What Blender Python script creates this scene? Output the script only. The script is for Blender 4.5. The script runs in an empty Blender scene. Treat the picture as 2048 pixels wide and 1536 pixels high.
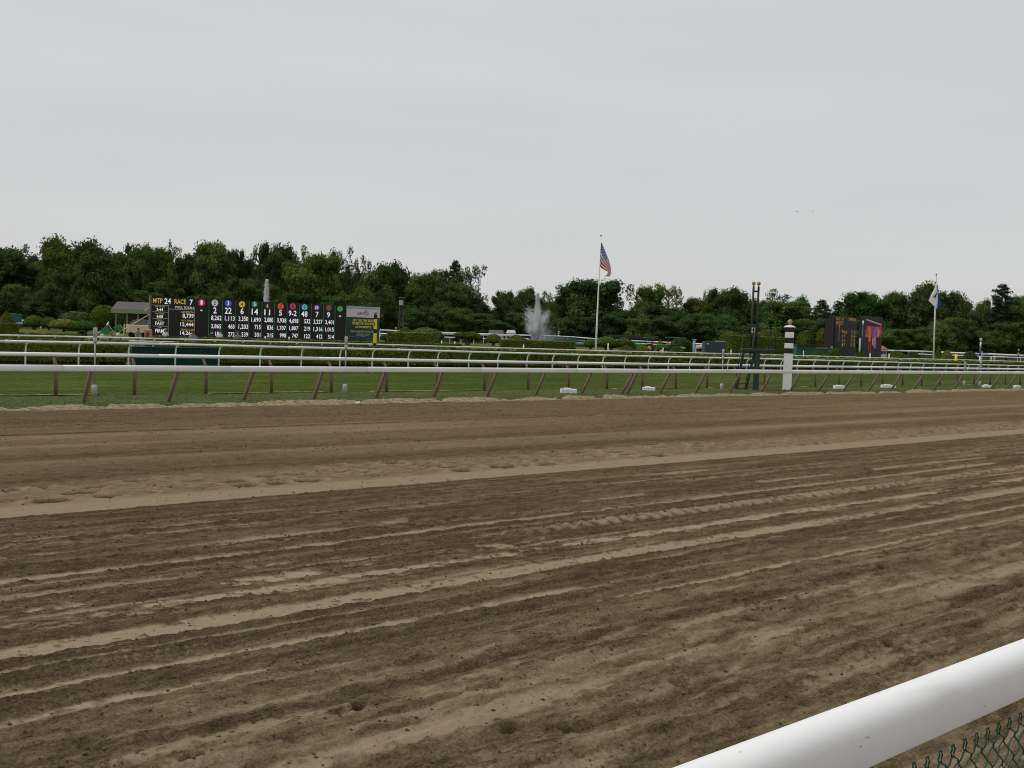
import bpy, bmesh, math, random
import numpy as np
from mathutils import Vector, Matrix

S = bpy.context.scene
COL = S.collection
R = math.radians
# ------------------------------------------------------------------ camera
FPX, EYE = 2105.0, 2.4
ROLL, PITCH = R(2.045), R(2.729)
FW = np.array([0, math.cos(PITCH), -math.sin(PITCH)])
UP0 = np.array([0, math.sin(PITCH), math.cos(PITCH)])
RT0 = np.array([1.0, 0, 0])
RT = math.cos(ROLL) * RT0 + math.sin(ROLL) * UP0
UP = -math.sin(ROLL) * RT0 + math.cos(ROLL) * UP0
cam_d = bpy.data.cameras.new('camera')
cam_d.sensor_width = 36
cam_d.lens = FPX / 2048 * 36
cam_d.clip_start = 0.05
cam_d.clip_end = 6000
cam = bpy.data.objects.new('camera', cam_d)
COL.objects.link(cam)
m = Matrix.Identity(4)
for i in range(3):
    m[i][0], m[i][1], m[i][2] = RT[i], UP[i], -FW[i]
m[2][3] = EYE
cam.matrix_world = m
S.camera = cam
# ------------------------------------------------------------------ world, sun
SUN_EL, SUN_AZ = R(52), R(-92)      # azimuth from +Y towards +X
w = bpy.data.worlds.new('World')
S.world = w
w.use_nodes = True
nt = w.node_tree
for n_ in list(nt.nodes):
    nt.nodes.remove(n_)
def wn(t, **k):
    n_ = nt.nodes.new(t)
    for a, b in k.items():
        setattr(n_, a, b)
    return n_
sky = wn('ShaderNodeTexSky', sky_type='NISHITA', sun_disc=False)
sky.sun_elevation = SUN_EL
sky.sun_rotation = SUN_AZ
tc = wn('ShaderNodeTexCoord')
sep = wn('ShaderNodeSeparateXYZ')
nt.links.new(tc.outputs['Generated'], sep.inputs[0])
ramp = wn('ShaderNodeValToRGB')
ramp.color_ramp.elements[0].position = 0.0
ramp.color_ramp.elements[0].color = (6.30, 6.28, 6.20, 1)
ramp.color_ramp.elements[1].position = 1.0
ramp.color_ramp.elements[1].color = (6.95, 7.10, 7.20, 1)
e = ramp.color_ramp.elements.new(0.33)
e.color = (6.48, 6.62, 6.70, 1)
e = ramp.color_ramp.elements.new(0.1)
e.color = (6.38, 6.42, 6.42, 1)
nt.links.new(sep.outputs['Z'], ramp.inputs[0])
mp = wn('ShaderNodeMapping')
mp.inputs['Scale'].default_value = (1.1, 1.1, 7.0)
mp.inputs['Rotation'].default_value = (0.0, 0.05, 0)
nt.links.new(tc.outputs['Generated'], mp.inputs[0])
nz = wn('ShaderNodeTexNoise')
nz.inputs['Scale'].default_value = 1.7
nz.inputs['Detail'].default_value = 5
nz.inputs['Roughness'].default_value = 0.5
nt.links.new(mp.outputs[0], nz.inputs['Vector'])
mr = wn('ShaderNodeMapRange')
mr.inputs[1].default_value = 0.3
mr.inputs[2].default_value = 0.7
mr.inputs[3].default_value = 0.965
mr.inputs[4].default_value = 1.035
nt.links.new(nz.outputs[0], mr.inputs[0])
mul = wn('ShaderNodeVectorMath', operation='SCALE')
nt.links.new(ramp.outputs[0], mul.inputs[0])
nt.links.new(mr.outputs[0], mul.inputs['Scale'])
mx = wn('ShaderNodeMix', data_type='RGBA')
mx.inputs[0].default_value = 0.93
nt.links.new(sky.outputs[0], mx.inputs[6])
nt.links.new(mul.outputs[0], mx.inputs[7])
bg = wn('ShaderNodeBackground')
bg.inputs[1].default_value = 0.1
nt.links.new(mx.outputs[2], bg.inputs[0])
wo = wn('ShaderNodeOutputWorld')
nt.links.new(bg.outputs[0], wo.inputs[0])

sl = bpy.data.lights.new('sun', 'SUN')
sl.energy = 1.5
sl.angle = R(10)
sl.color = (1.0, 0.96, 0.9)
so = bpy.data.objects.new('sun', sl)
COL.objects.link(so)
sd = Vector((math.sin(SUN_AZ) * math.cos(SUN_EL), math.cos(SUN_AZ) * math.cos(SUN_EL), math.sin(SUN_EL)))
so.rotation_euler = sd.to_track_quat('Z', 'Y').to_euler()
so.location = (0, 0, 60)
S.cycles.pixel_filter_type = 'BLACKMAN_HARRIS'
S.cycles.filter_width = 1.0
vs = S.view_settings
vs.view_transform = 'Standard'
vs.look = 'None'
vs.exposure = 0.0
vs.gamma = 1.0
vs.use_curve_mapping = False

# ------------------------------------------------------------------ frames of reference
TH = R(48.6)
N = np.array([-math.cos(TH), math.sin(TH), 0.0])     # across the track, away from the stand
U = np.array([math.sin(TH), math.cos(TH), 0.0])      # along the track
def SD(s, d, z=0.0):
    return Vector(tuple(U * s + N * d + np.array([0, 0, z])))
def ray(px, py):
    return FW + RT * (px - 1024) / FPX - UP * (py - 768) / FPX
def at_y(px, py, Y):           # point on the sight line at depth Y
    r = ray(px, py)
    t = Y / r[1]
    return np.array([r[0] * t, Y, EYE + r[2] * t])
def at_d(px, py, d):           # point on the sight line in the vertical plane at distance d across
    r = ray(px, py)
    t = d / (r @ N)
    return r * t + np.array([0, 0, EYE])
def at_g(px, py, h=0.0):
    r = ray(px, py)
    t = (h - EYE) / r[2]
    return r * t + np.array([0, 0, EYE])
def s_at(px, d):               # s where column px (near the horizon) meets the line at distance d
    r = ray(px, 632 + 0.0352 * px)
    t = d / (r @ N)
    return float((r * t) @ U)

# ------------------------------------------------------------------ materials
MATS = {}
def mat(name, col, rough=0.6, spec=0.3, metal=0.0, noise=0.0, nscale=8.0, bump=0.0, bscale=30.0, emit=0.0, streak=None):
    if name in MATS:
        return MATS[name]
    M = bpy.data.materials.new(name)
    M.use_nodes = True
    t = M.node_tree
    b = t.nodes['Principled BSDF']
    b.inputs['Base Color'].default_value = (*col, 1)
    b.inputs['Roughness'].default_value = rough
    b.inputs['Specular IOR Level'].default_value = spec
    b.inputs['Metallic'].default_value = metal
    if emit:
        b.inputs['Emission Color'].default_value = (*col, 1)
        b.inputs['Emission Strength'].default_value = emit
    co = t.nodes.new('ShaderNodeTexCoord')
    if noise:
        nz = t.nodes.new('ShaderNodeTexNoise')
        nz.inputs['Scale'].default_value = nscale
        nz.inputs['Detail'].default_value = 6
        nz.inputs['Roughness'].default_value = 0.65
        if streak:
            mp = t.nodes.new('ShaderNodeMapping')
            mp.inputs['Scale'].default_value = streak
            t.links.new(co.outputs['Object'], mp.inputs[0])
            t.links.new(mp.outputs[0], nz.inputs['Vector'])
        else:
            t.links.new(co.outputs['Object'], nz.inputs['Vector'])
        mr = t.nodes.new('ShaderNodeMapRange')
        mr.inputs[1].default_value = 0.3
        mr.inputs[2].default_value = 0.7
        mr.inputs[3].default_value = 1 - noise
        mr.inputs[4].default_value = 1 + noise * 0.6
        t.links.new(nz.outputs[0], mr.inputs[0])
        vm = t.nodes.new('ShaderNodeVectorMath')
        vm.operation = 'SCALE'
        vm.inputs[0].default_value = col
        t.links.new(mr.outputs[0], vm.inputs['Scale'])
        t.links.new(vm.outputs[0], b.inputs['Base Color'])
    if bump:
        nb = t.nodes.new('ShaderNodeTexNoise')
        nb.inputs['Scale'].default_value = bscale
        nb.inputs['Detail'].default_value = 5
        t.links.new(co.outputs['Object'], nb.inputs['Vector'])
        bu = t.nodes.new('ShaderNodeBump')
        bu.inputs['Strength'].default_value = bump
        bu.inputs['Distance'].default_value = 0.02
        t.links.new(nb.outputs[0], bu.inputs['Height'])
        t.links.new(bu.outputs[0], b.inputs['Normal'])
    MATS[name] = M
    return M

def leaf_mat(name, dark, light, trans=0.25):
    M = bpy.data.materials.new(name)
    M.use_nodes = True
    t = M.node_tree
    b = t.nodes['Principled BSDF']
    at = t.nodes.new('ShaderNodeAttribute')
    at.attribute_name = 'tint'
    oi = t.nodes.new('ShaderNodeObjectInfo')
    mx = t.nodes.new('ShaderNodeMix')
    mx.data_type = 'RGBA'
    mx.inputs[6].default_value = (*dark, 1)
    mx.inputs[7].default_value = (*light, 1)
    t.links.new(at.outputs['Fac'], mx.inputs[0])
    hs = t.nodes.new('ShaderNodeHueSaturation')
    mr = t.nodes.new('ShaderNodeMapRange')
    mr.inputs[3].default_value = 0.478
    mr.inputs[4].default_value = 0.515
    t.links.new(oi.outputs['Random'], mr.inputs[0])
    t.links.new(mr.outputs[0], hs.inputs['Hue'])
    ml = t.nodes.new('ShaderNodeMath')
    ml.operation = 'MULTIPLY'
    ml.inputs[1].default_value = 7.31
    t.links.new(oi.outputs['Random'], ml.inputs[0])
    fr = t.nodes.new('ShaderNodeMath')
    fr.operation = 'FRACT'
    t.links.new(ml.outputs[0], fr.inputs[0])
    m2 = t.nodes.new('ShaderNodeMapRange')
    m2.inputs[3].default_value = 0.82
    m2.inputs[4].default_value = 1.2
    t.links.new(fr.outputs[0], m2.inputs[0])
    t.links.new(m2.outputs[0], hs.inputs['Value'])
    t.links.new(mx.outputs[2], hs.inputs['Color'])
    t.links.new(hs.outputs[0], b.inputs['Base Color'])
    b.inputs['Roughness'].default_value = 0.7
    b.inputs['Specular IOR Level'].default_value = 0.04
    if trans:
        tr = t.nodes.new('ShaderNodeBsdfTranslucent')
        t.links.new(hs.outputs[0], tr.inputs[0])
        ms = t.nodes.new('ShaderNodeMixShader')
        ms.inputs[0].default_value = trans
        out = [n_ for n_ in t.nodes if n_.type == 'OUTPUT_MATERIAL'][0]
        t.links.new(b.outputs[0], ms.inputs[1])
        t.links.new(tr.outputs[0], ms.inputs[2])
        t.links.new(ms.outputs[0], out.inputs[0])
    return M

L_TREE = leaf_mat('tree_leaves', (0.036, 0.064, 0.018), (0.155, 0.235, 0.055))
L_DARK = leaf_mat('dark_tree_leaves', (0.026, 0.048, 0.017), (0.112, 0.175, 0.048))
L_OLIVE = leaf_mat('olive_tree_leaves', (0.044, 0.068, 0.015), (0.170, 0.220, 0.044))
L_PINE = leaf_mat('pine_needles', (0.024, 0.044, 0.020), (0.080, 0.120, 0.045))
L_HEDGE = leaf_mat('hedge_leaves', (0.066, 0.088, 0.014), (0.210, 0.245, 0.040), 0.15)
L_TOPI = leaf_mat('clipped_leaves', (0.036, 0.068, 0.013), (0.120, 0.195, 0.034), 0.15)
L_YEL = leaf_mat('golden_green_leaves', (0.050, 0.075, 0.012), (0.160, 0.200, 0.032), 0.2)
BARK = mat('bark', (0.085, 0.065, 0.048), 0.9, 0.1, noise=0.4, nscale=3)
TWIG = mat('hedge_twigs', (0.06, 0.036, 0.02), 0.9, 0.1, noise=0.4, nscale=5)
WHITE = mat('white_rail_paint', (0.86, 0.86, 0.85), 0.32, 0.45, noise=0.04, nscale=3)
WHITE_M = mat('white_matt_paint', (0.80, 0.80, 0.78), 0.6, 0.3, noise=0.08, nscale=4)
WHITE_D = mat('weathered_white_rail', (0.82, 0.82, 0.80), 0.42, 0.4, noise=0.16, nscale=1.5, streak=(1, 1, 6))
BROWN = mat('brown_post_paint', (0.165, 0.097, 0.072), 0.55, 0.3, noise=0.3, nscale=9)
GALV = mat('galvanised_pipe', (0.33, 0.34, 0.34), 0.5, 0.4, 0.4, noise=0.15)
GREYP = mat('grey_post_head', (0.42, 0.42, 0.40), 0.6, 0.3, noise=0.15, nscale=12)
CONC = mat('pale_concrete', (0.50, 0.49, 0.46), 0.85, 0.2, noise=0.15, nscale=10)
DKGREEN = mat('dark_green_paint', (0.018, 0.042, 0.036), 0.45, 0.4, noise=0.2)
BLACKP = mat('black_paint', (0.020, 0.018, 0.018), 0.5, 0.3, noise=0.2)
GOLD = mat('gold_leaf_ball', (0.42, 0.27, 0.15), 0.5, 0.4, noise=0.2, nscale=6)
YEL = mat('yellow_paint', (0.80, 0.66, 0.02), 0.5, 0.35, noise=0.06)
BLUEP = mat('blue_paint', (0.02, 0.10, 0.32), 0.5, 0.3, noise=0.1)
LBLUE = mat('light_blue_paint', (0.22, 0.42, 0.55), 0.5, 0.3, noise=0.12)
CANVAS = mat('green_canvas', (0.010, 0.042, 0.034), 0.8, 0.15, noise=0.25, nscale=6, streak=(1, 1, 0.2))
TEAL = mat('teal_sheet', (0.03, 0.10, 0.085), 0.7, 0.2, noise=0.2)
SLATE = mat('slate_blue_panel', (0.045, 0.075, 0.085), 0.7, 0.25, noise=0.15)
ROOFG = mat('grey_roof', (0.12, 0.108, 0.10), 0.85, 0.15, noise=0.25, nscale=1.5, streak=(1, 1, 4))
ROOFD = mat('dark_roof', (0.05, 0.048, 0.05), 0.8, 0.2, noise=0.2)
ROOFR = mat('red_roof', (0.36, 0.12, 0.08), 0.8, 0.2, noise=0.2)
CREAM = mat('cream_paint', (0.62, 0.53, 0.33), 0.5, 0.3, noise=0.08)
PALEG = mat('pale_green_fascia', (0.22, 0.26, 0.17), 0.7, 0.2, noise=0.1)
TYRE = mat('tyre_rubber', (0.022, 0.021, 0.020), 0.85, 0.2)
TGREEN = mat('tractor_green', (0.015, 0.17, 0.045), 0.4, 0.4, noise=0.08)
TGREEN2 = mat('canopy_green', (0.04, 0.20, 0.13), 0.5, 0.3, noise=0.1)
LIME = mat('lime_green_panel', (0.20, 0.42, 0.05), 0.5, 0.3)
TYEL = mat('wheel_yellow', (0.70, 0.42, 0.06), 0.5, 0.3)
ORANGE = mat('orange_panel', (0.85, 0.13, 0.02), 0.5, 0.3)
GLASSD = mat('dark_glass', (0.02, 0.03, 0.04), 0.15, 0.6)
SKIN = mat('skin', (0.42, 0.25, 0.18), 0.6, 0.3)
TROUS = mat('dark_trousers', (0.03, 0.035, 0.05), 0.8, 0.2)
CHAIN = mat('green_vinyl_wire', (0.020, 0.085, 0.062), 0.4, 0.4, noise=0.3, nscale=20)
SCREEN = mat('black_led_panel', (0.022, 0.020, 0.020), 0.6, 0.25, noise=0.25, nscale=1.2)
DIV = mat('green_divider', (0.06, 0.22, 0.09), 0.6, 0.3)
SCRG = mat('charcoal_led_panel', (0.020, 0.024, 0.023), 0.6, 0.25, noise=0.2, nscale=1.2)

# ------------------------------------------------------------------ object helpers
def prop(o, label=None, cat=None, group=None, kind=None):
    if label: o['label'] = label
    if cat: o['category'] = cat
    if group: o['group'] = group
    if kind: o['kind'] = kind
    return o
def thing(name, label, cat, loc=(0, 0, 0), rz=0.0, group=None):
    o = bpy.data.objects.new(name, None)
    o.empty_display_size = 0.2
    COL.objects.link(o)
    o.location = loc
    o.rotation_euler = (0, 0, rz)
    return prop(o, label, cat, group)
def link(name, me, parent=None, material=None):
    if material is not None and not me.materials:
        me.materials.append(material)
    o = bpy.data.objects.new(name, me)
    COL.objects.link(o)
    if parent is not None:
        o.parent = parent
    return o
def mesh_np(name, V, F, mats=None, smooth=False, tint=None, midx=None):
    V = np.asarray(V, np.float32)
    F = np.asarray(F, np.int32)
    me = bpy.data.meshes.new(name)
    k = F.shape[1]
    me.vertices.add(len(V))
    me.vertices.foreach_set('co', V.ravel())
    me.loops.add(F.size)
    me.loops.foreach_set('vertex_index', F.ravel())
    me.polygons.add(len(F))
    me.polygons.foreach_set('loop_start', np.arange(0, F.size, k, dtype=np.int32))
    try:
        me.polygons.foreach_set('loop_total', np.full(len(F), k, dtype=np.int32))
    except Exception:
        pass
    if smooth:
        me.polygons.foreach_set('use_smooth', np.ones(len(F), bool))
    if tint is not None:
        a = me.attributes.new('tint', 'FLOAT', 'FACE')
        a.data.foreach_set('value', np.asarray(tint, np.float32))
    for m_ in (mats or []):
        me.materials.append(m_)
    if midx is not None:
        me.polygons.foreach_set('material_index', np.asarray(midx, np.int32))
    me.update(calc_edges=True)
    me.validate()
    return me
class MB:
    """collects simple solids, built as one mesh"""
    def __init__(s):
        s.v, s.f, s.m = [], [], []
        s.mats = []
    def _m(s, mt):
        if mt not in s.mats: s.mats.append(mt)
        return s.mats.index(mt)
    def add(s, V, F, mt):
        b = len(s.v)
        s.v += [tuple(x) for x in V]
        i = s._m(mt)
        for f in F:
            s.f.append([b + q for q in f]); s.m.append(i)
        return s
    def box(s, c, size, mt, rz=0.0, rx=0.0, ry=0.0, bev=0.0):
        x, y, z = [q / 2 for q in size]
        if bev:
            b = min(bev, x * .9, y * .9, z * .9)
            V = []
            for sz in (-1, 1):
                for (ax, ay, az) in ((x - b, y - b, z), (x, y, z - b)):
                    V.append((ax, ay, sz * az))
            rings = [(-z, b), (-z + b, 0), (z - b, 0), (z, b)]
            V, F = [], []
            for (zz, ins) in rings:
                a, c2 = x - ins, y - ins
                V += [(-a + b * .0, -c2, zz), (a, -c2, zz), (a, c2, zz), (-a, c2, zz)]
            for k in range(3):
                for j in range(4):
                    F.append((k * 4 + j, k * 4 + (j + 1) % 4, (k + 1) * 4 + (j + 1) % 4, (k + 1) * 4 + j))
            F += [(3, 2, 1, 0), (12, 13, 14, 15)]
        else:
            V = [(sx * x, sy * y, sz * z) for sz in (-1, 1) for sy in (-1, 1) for sx in (-1, 1)]
            F = [(0, 2, 3, 1), (4, 5, 7, 6), (0, 1, 5, 4), (2, 6, 7, 3), (0, 4, 6, 2), (1, 3, 7, 5)]
        M = Matrix.Translation(c) @ Matrix.Rotation(rz, 4, 'Z') @ Matrix.Rotation(ry, 4, 'Y') @ Matrix.Rotation(rx, 4, 'X')
        return s.add([M @ Vector(v) for v in V], F, mt)
    def tube(s, pts, r, mt, seg=8, cap=True):
        pts = [Vector(p) for p in pts]
        rr = r if isinstance(r, (list, tuple)) else [r] * len(pts)
        V, F = [], []
        for i, p in enumerate(pts):
            a = pts[max(i - 1, 0)]; b = pts[min(i + 1, len(pts) - 1)]
            t = (b - a).normalized()
            ref = Vector((0, 0, 1)) if abs(t.z) < .95 else Vector((0, 1, 0))
            x = t.cross(ref).normalized(); y = t.cross(x).normalized()
            for j in range(seg):
                an = 2 * math.pi * j / seg
                V.append(p + (x * math.cos(an) + y * math.sin(an)) * rr[i])
        for i in range(len(pts) - 1):
            for j in range(seg):
                k = (j + 1) % seg
                F.append((i * seg + j, i * seg + k, (i + 1) * seg + k, (i + 1) * seg + j))
        if cap:
            F.append(tuple(range(seg))); F.append(tuple(reversed(range((len(pts) - 1) * seg, len(pts) * seg))))
        return s.add(V, F, mt)
    def lathe(s, prof, mt, c=(0, 0, 0), seg=14, axis='Z'):
        V, F = [], []
        for (r_, z) in prof:
            for j in range(seg):
                an = 2 * math.pi * j / seg
                p = (r_ * math.cos(an), r_ * math.sin(an), z)
                if axis == 'Y': p = (p[0], p[2], p[1])
                if axis == 'X': p = (p[2], p[0], p[1])
                V.append((p[0] + c[0], p[1] + c[1], p[2] + c[2]))
        for i in range(len(prof) - 1):
            for j in range(seg):
                k = (j + 1) % seg
                F.append((i * seg + j, i * seg + k, (i + 1) * seg + k, (i + 1) * seg + j))
        F.append(tuple(reversed(range(seg)))); F.append(tuple(range((len(prof) - 1) * seg, len(prof) * seg)))
        return s.add(V, F, mt)
    def ball(s, c, r, mt, seg=14, rings=8):
        return s.lathe([(r * math.sin(math.pi * max(i, .02) / rings) if i < rings else r * .02, -r * math.cos(math.pi * i / rings)) for i in range(rings + 1)], mt, c, seg)
    def mesh(s, name, smooth=False):
        me = bpy.data.meshes.new(name)
        me.from_pydata([tuple(v) for v in s.v], [], s.f)
        for mt in s.mats: me.materials.append(mt)
        me.polygons.foreach_set('material_index', np.array(s.m, np.int32))
        if smooth:
            for p in me.polygons: p.use_smooth = len(p.vertices) <= 4
        me.update()
        bm = bmesh.new(); bm.from_mesh(me)
        bmesh.ops.recalc_face_normals(bm, faces=bm.faces)
        bm.to_mesh(me); bm.free()
        return me
    def build(s, name, parent=None, smooth=False):
        return link(name, s.mesh(name, smooth), parent)

# ------------------------------------------------------------------ numpy noise
def _h(ix, iy, seed):
    with np.errstate(over='ignore'):
        n_ = (ix.astype(np.int64) * 374761393 + iy.astype(np.int64) * 668265263 + seed * 1442695041) & 0xffffffff
        n_ = ((n_ ^ (n_ >> 13)) * 1274126177) & 0xffffffff
        n_ = n_ ^ (n_ >> 16)
    return (n_ & 0xffffff) / float(0xffffff)
def vn(x, y, seed=0):
    ix, iy = np.floor(x), np.floor(y)
    fx, fy = x - ix, y - iy
    fx = fx * fx * (3 - 2 * fx); fy = fy * fy * (3 - 2 * fy)
    a, b = _h(ix, iy, seed), _h(ix + 1, iy, seed)
    c, d = _h(ix, iy + 1, seed), _h(ix + 1, iy + 1, seed)
    return (a + (b - a) * fx) + ((c + (d - c) * fx) - (a + (b - a) * fx)) * fy
def fbm(x, y, seed=0, oct=4, g=0.5):
    t = 0; a = 1; n_ = 0
    for i in range(oct):
        t = t + a * vn(x * 2 ** i + 17.3 * i, y * 2 ** i - 9.1 * i, seed + i * 7); n_ += a; a *= g
    return t / n_ * 2 - 1
def sst(a, b, x):
    t = np.clip((x - a) / (b - a), 0, 1)
    return t * t * (3 - 2 * t)

# ------------------------------------------------------------------ dirt track
def dirt_fields(s, d, r):
    """height, light mask, dark mask at track coordinates"""
    wob = 0.05 * fbm(s / 6.0, d * 0 + 3.1, 5, 2)
    wv = fbm(s / 2.2, d / 5.0, 6, 2)
    near = 1 - sst(5.6, 7.5, d)
    D = d + wob
    h = 0.010 * fbm(s / 2.6, D / 0.9, 11, 3) * (1 - sst(12, 14, d) * .6)
    h = h + 0.006 * fbm(s / 0.5, D / 0.22, 12, 3) * (1 - sst(16, 24, d) * .5)
    light = .10 + .24 * sst(-.3, .5, fbm(s / 1.6, D / .16, 41, 5, .62)) * (1 - near)
    light = light + near * np.clip(.34 + .42 * fbm(s / 2.0, D / .13, 42, 6, .74) + .24 * fbm(s / .3, D / .09, 43, 3), 0, .8)
    light = light + (1 - sst(12.9, 13.3, d)) * (.30 * (vn(D / .09, s / 6, 361) - .5) + .26 * (vn(D / .04, s / 4, 362) - .5) + .5 * sst(.80, .90, vn(D / .045, s / 3, 363)) * (1 - near * .6))
    light = light - near * .24 * (np.exp(-((D - 5.75) / .22) ** 2) + np.exp(-((D - 4.55) / .2) ** 2) + .8 * np.exp(-((D - 3.35) / .2) ** 2))
    light = np.clip(light, 0, 1)
    def strip(c, hw, soft=.03, brk=None, thr=.0, seed=0, amp=1.0):
        e = hw + 0.35 * hw * fbm(s / .5, s * 0 + c * 3, 40 + seed, 3)
        v = 1 - sst(e - soft, e + soft, np.abs(D - c) + .6 * min(hw, .08) * fbm(s / .09, D / .05, 60 + seed, 2))
        v = v * (1 - .6 * sst(.42, .60, fbm(s / .07, D / .04, 160 + seed, 2) + .35 * fbm(s / .8, D / .2, 161 + seed, 2)))
        if brk is not None:
            b = fbm(s / brk, s * 0 + c * 7.7, 80 + seed, 3)
            v = v * sst(thr - .10, thr + .10, b + .25 * fbm(s / .12, D / .06, 90 + seed, 2))
        return v * amp
    big = (1 - sst(15.3, 16.6, D + .3 * wv)) * sst(13.24, 13.30, D + .02 * fbm(s / .2, D * 0, 3, 2))
    light = np.maximum(light, big * (.52 + .28 * (1 - sst(13.9, 14.3, d))))
    L = [strip(11.80, .035, .02, 3, -.3, 1, .8), strip(11.50, .03, .02, 2, -.15, 2, .8), strip(11.93, .02, .02, None, 0, 3, .5),
         strip(10.68, .07, .05, 1.3, -.05, 4, .8), strip(10.02, .05, .03, 4, -.4, 5, .9), strip(9.72, .03, .03, 1.2, .0, 5, .6), strip(9.40, .07, .05, 2.2, .0, 6, .75),
         strip(8.90, .13, .03, 1.7, .02, 7, .95) * (1 - sst(8, 10, s)), strip(8.52, .10, .03, 2.4, -.18, 8, 1.0), strip(8.35, .06, .04, .7, .1, 18, .7),
         strip(7.84, .14, .03, 4, -.28, 9, .88), strip(7.46, .03, .02, 2.0, -.1, 10, .7),
         strip(7.00, .06, .03, 3, -.2, 11, .9), strip(6.50, .04, .025, 4, -.25, 12, .95), strip(5.55, .10, .06, 1.2, .05, 13, .75), strip(4.95, .16, .08, 1.5, .0, 14, .8), strip(4.05, .14, .08, 1.3, .05, 15, .7)]
    for v in L:
        light = np.maximum(light, v)
    # diffuse paler patches close by
    pat = sst(.1, .45, fbm(s / .8, D / .22, 31, 5, .62)) * near * .55
    pat = np.maximum(pat, sst(-.15, .3, fbm(s / 2.3, D / .22, 33, 3)) * (1 - sst(.5, .9, np.abs(D - 4.75) / .55)) * .55)
    light = np.maximum(light, pat)
    far = sst(15.5, 17.0, d)
    g_ = lambda c, w_: np.exp(-((D - c + .15 * wv) / w_) ** 2)
    fb = .30 + .20 * g_(17.7, .45) + .16 * g_(20.1, .6) - .20 * g_(18.8, .45) - .16 * g_(16.7, .35) + .12 * g_(22.0, .5) - .12 * g_(24.6, 1.2) + .30 * fbm(D / .55, s / 14, 55, 4) + .08 * wv
    fb = fb * (1 - .35 * sst(24, 27, d))
    light = np.maximum(light, far * fb)
    light = light + (.16 * fbm(s / .35, D / .1, 37, 3) + .16 * fbm(s / .07, D / .05, 38, 2)) * (1 - .7 * far) * (1 - .8 * sst(.5, .8, light))
    light = np.clip(light, 0, 1)
    rough = np.clip(1 - light * 1.15, 0, 1)
    fine = 1 - sst(9, 26, r) * .75
    h = h + rough * fine * (.020 * np.abs(fbm(s / .085, D / .055, 21, 3)) + .018 * fbm(s / .20, D / .08, 22, 2) + .014 * (vn(s / .032, D / .026, 23) - .5))
    h = h + near * .030 * (fbm(s / .60, D / .18, 24, 3)) + near * .022 * fbm(s / .14, D / .07, 27, 3)
    mid = (1 - sst(12.9, 13.3, d))
    tine = vn(D / .055, s / 7, 351) + .7 * vn(D / .026, s / 5, 352) - .85
    gate = sst(-.15, .25, fbm(s / 3.5, D / .5, 353, 3))
    h = h + .010 * tine * gate * mid * (1 - .4 * light)
    h = h + (1 - near) * (1 - sst(12, 14, d)) * .018 * rough * fbm(s / .5, D / .12, 28, 3)
    h = h - .014 * light * (1 - far) * (1 - near * .7)
    # furrows and ridges along the track: centre, width, height
    for (c, wd, a) in ((22.45, .05, -.030), (13.22, .035, -.030), (11.62, .07, .012), (11.35, .10, .014), (10.75, .10, .022), (10.1, .10, .024), (9.86, .05, -.015),
                       (9.45, .10, .016), (8.15, .12, .020), (7.58, .05, .018), (7.40, .10, .014), (6.86, .05, .016), (6.40, .06, -.022), (6.30, .10, .018),
                       (5.75, .16, -.035), (5.45, .18, .030), (5.05, .12, -.02), (4.55, .16, -.040), (4.32, .12, .028), (3.7, .2, .03), (3.35, .15, -.03),
                       (18.9, .5, -.03), (19.9, .5, .03), (16.8, .35, -.03), (17.7, .45, .03), (26, .6, .02)):
        ww = wd * (1 + .3 * wv)
        h = h + a * np.exp(-((D - c + .04 * wv * (d < 9)) / ww) ** 2) * (.65 + .6 * fbm(s / .9, s * 0 + c, 99, 3))
    # tyre tread: short cross bars pressed by machinery
    def tread(c, hw, per, a, skew, gate_seed, thr, lo=-99):
        ph = (s + skew * (D - c)) / per
        bar = sst(.25, .45, np.abs((ph - np.floor(ph)) - .5) * 2)
        msk = (1 - sst(hw * .85, hw, np.abs(D - c))) * sst(thr - .1, thr + .1, fbm(s / 3.2, s * 0 + c, gate_seed, 2)) * (s > lo)
        return msk * (bar - .5) * a
    h = h + tread(11.62, .10, .34, .022, .6, 201, -.5) + tread(10.35, .15, .30, .026, .9, 202, -.45) + tread(9.30, .11, .26, .040, .35, 203, -1, 8)
    h = h + tread(8.50, .10, .55, .016, 1.4, 204, -.6) + tread(7.25, .14, .075, .012, .5, 205, -.4) + tread(6.78, .12, .07, .014, .7, 206, -.4)
    h = h + tread(5.35, .05, .06, .016, 0, 207, -.4) + tread(4.22, .05, .06, .016, 0, 208, -.5) + tread(4.10, .05, .06, .014, .3, 209, -.5) + tread(3.15, .12, .09, .02, .6, 210, -.4)
    # the dry ribbon of cracked tread
    rib = (1 - sst(.10, .13, np.abs(D - 9.30))) * sst(7, 10, s)
    crk = sst(.30, .46, np.abs(((s + .35 * (D - 9.3) + .05 * fbm(s / .2, D / .1, 371, 2)) / .26) % 1 - .5))
    light = np.maximum(light, rib * .8) - rib * .7 * crk
    h = h + rib * (.022 - .035 * crk)
    crk2 = (1 - sst(.08, .10, np.abs(D - 8.50))) * sst(.38, .47, np.abs(((s + 1.4 * (D - 8.5)) / .55) % 1 - .5))
    light = np.clip(light - .35 * crk2, 0, 1)
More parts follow.
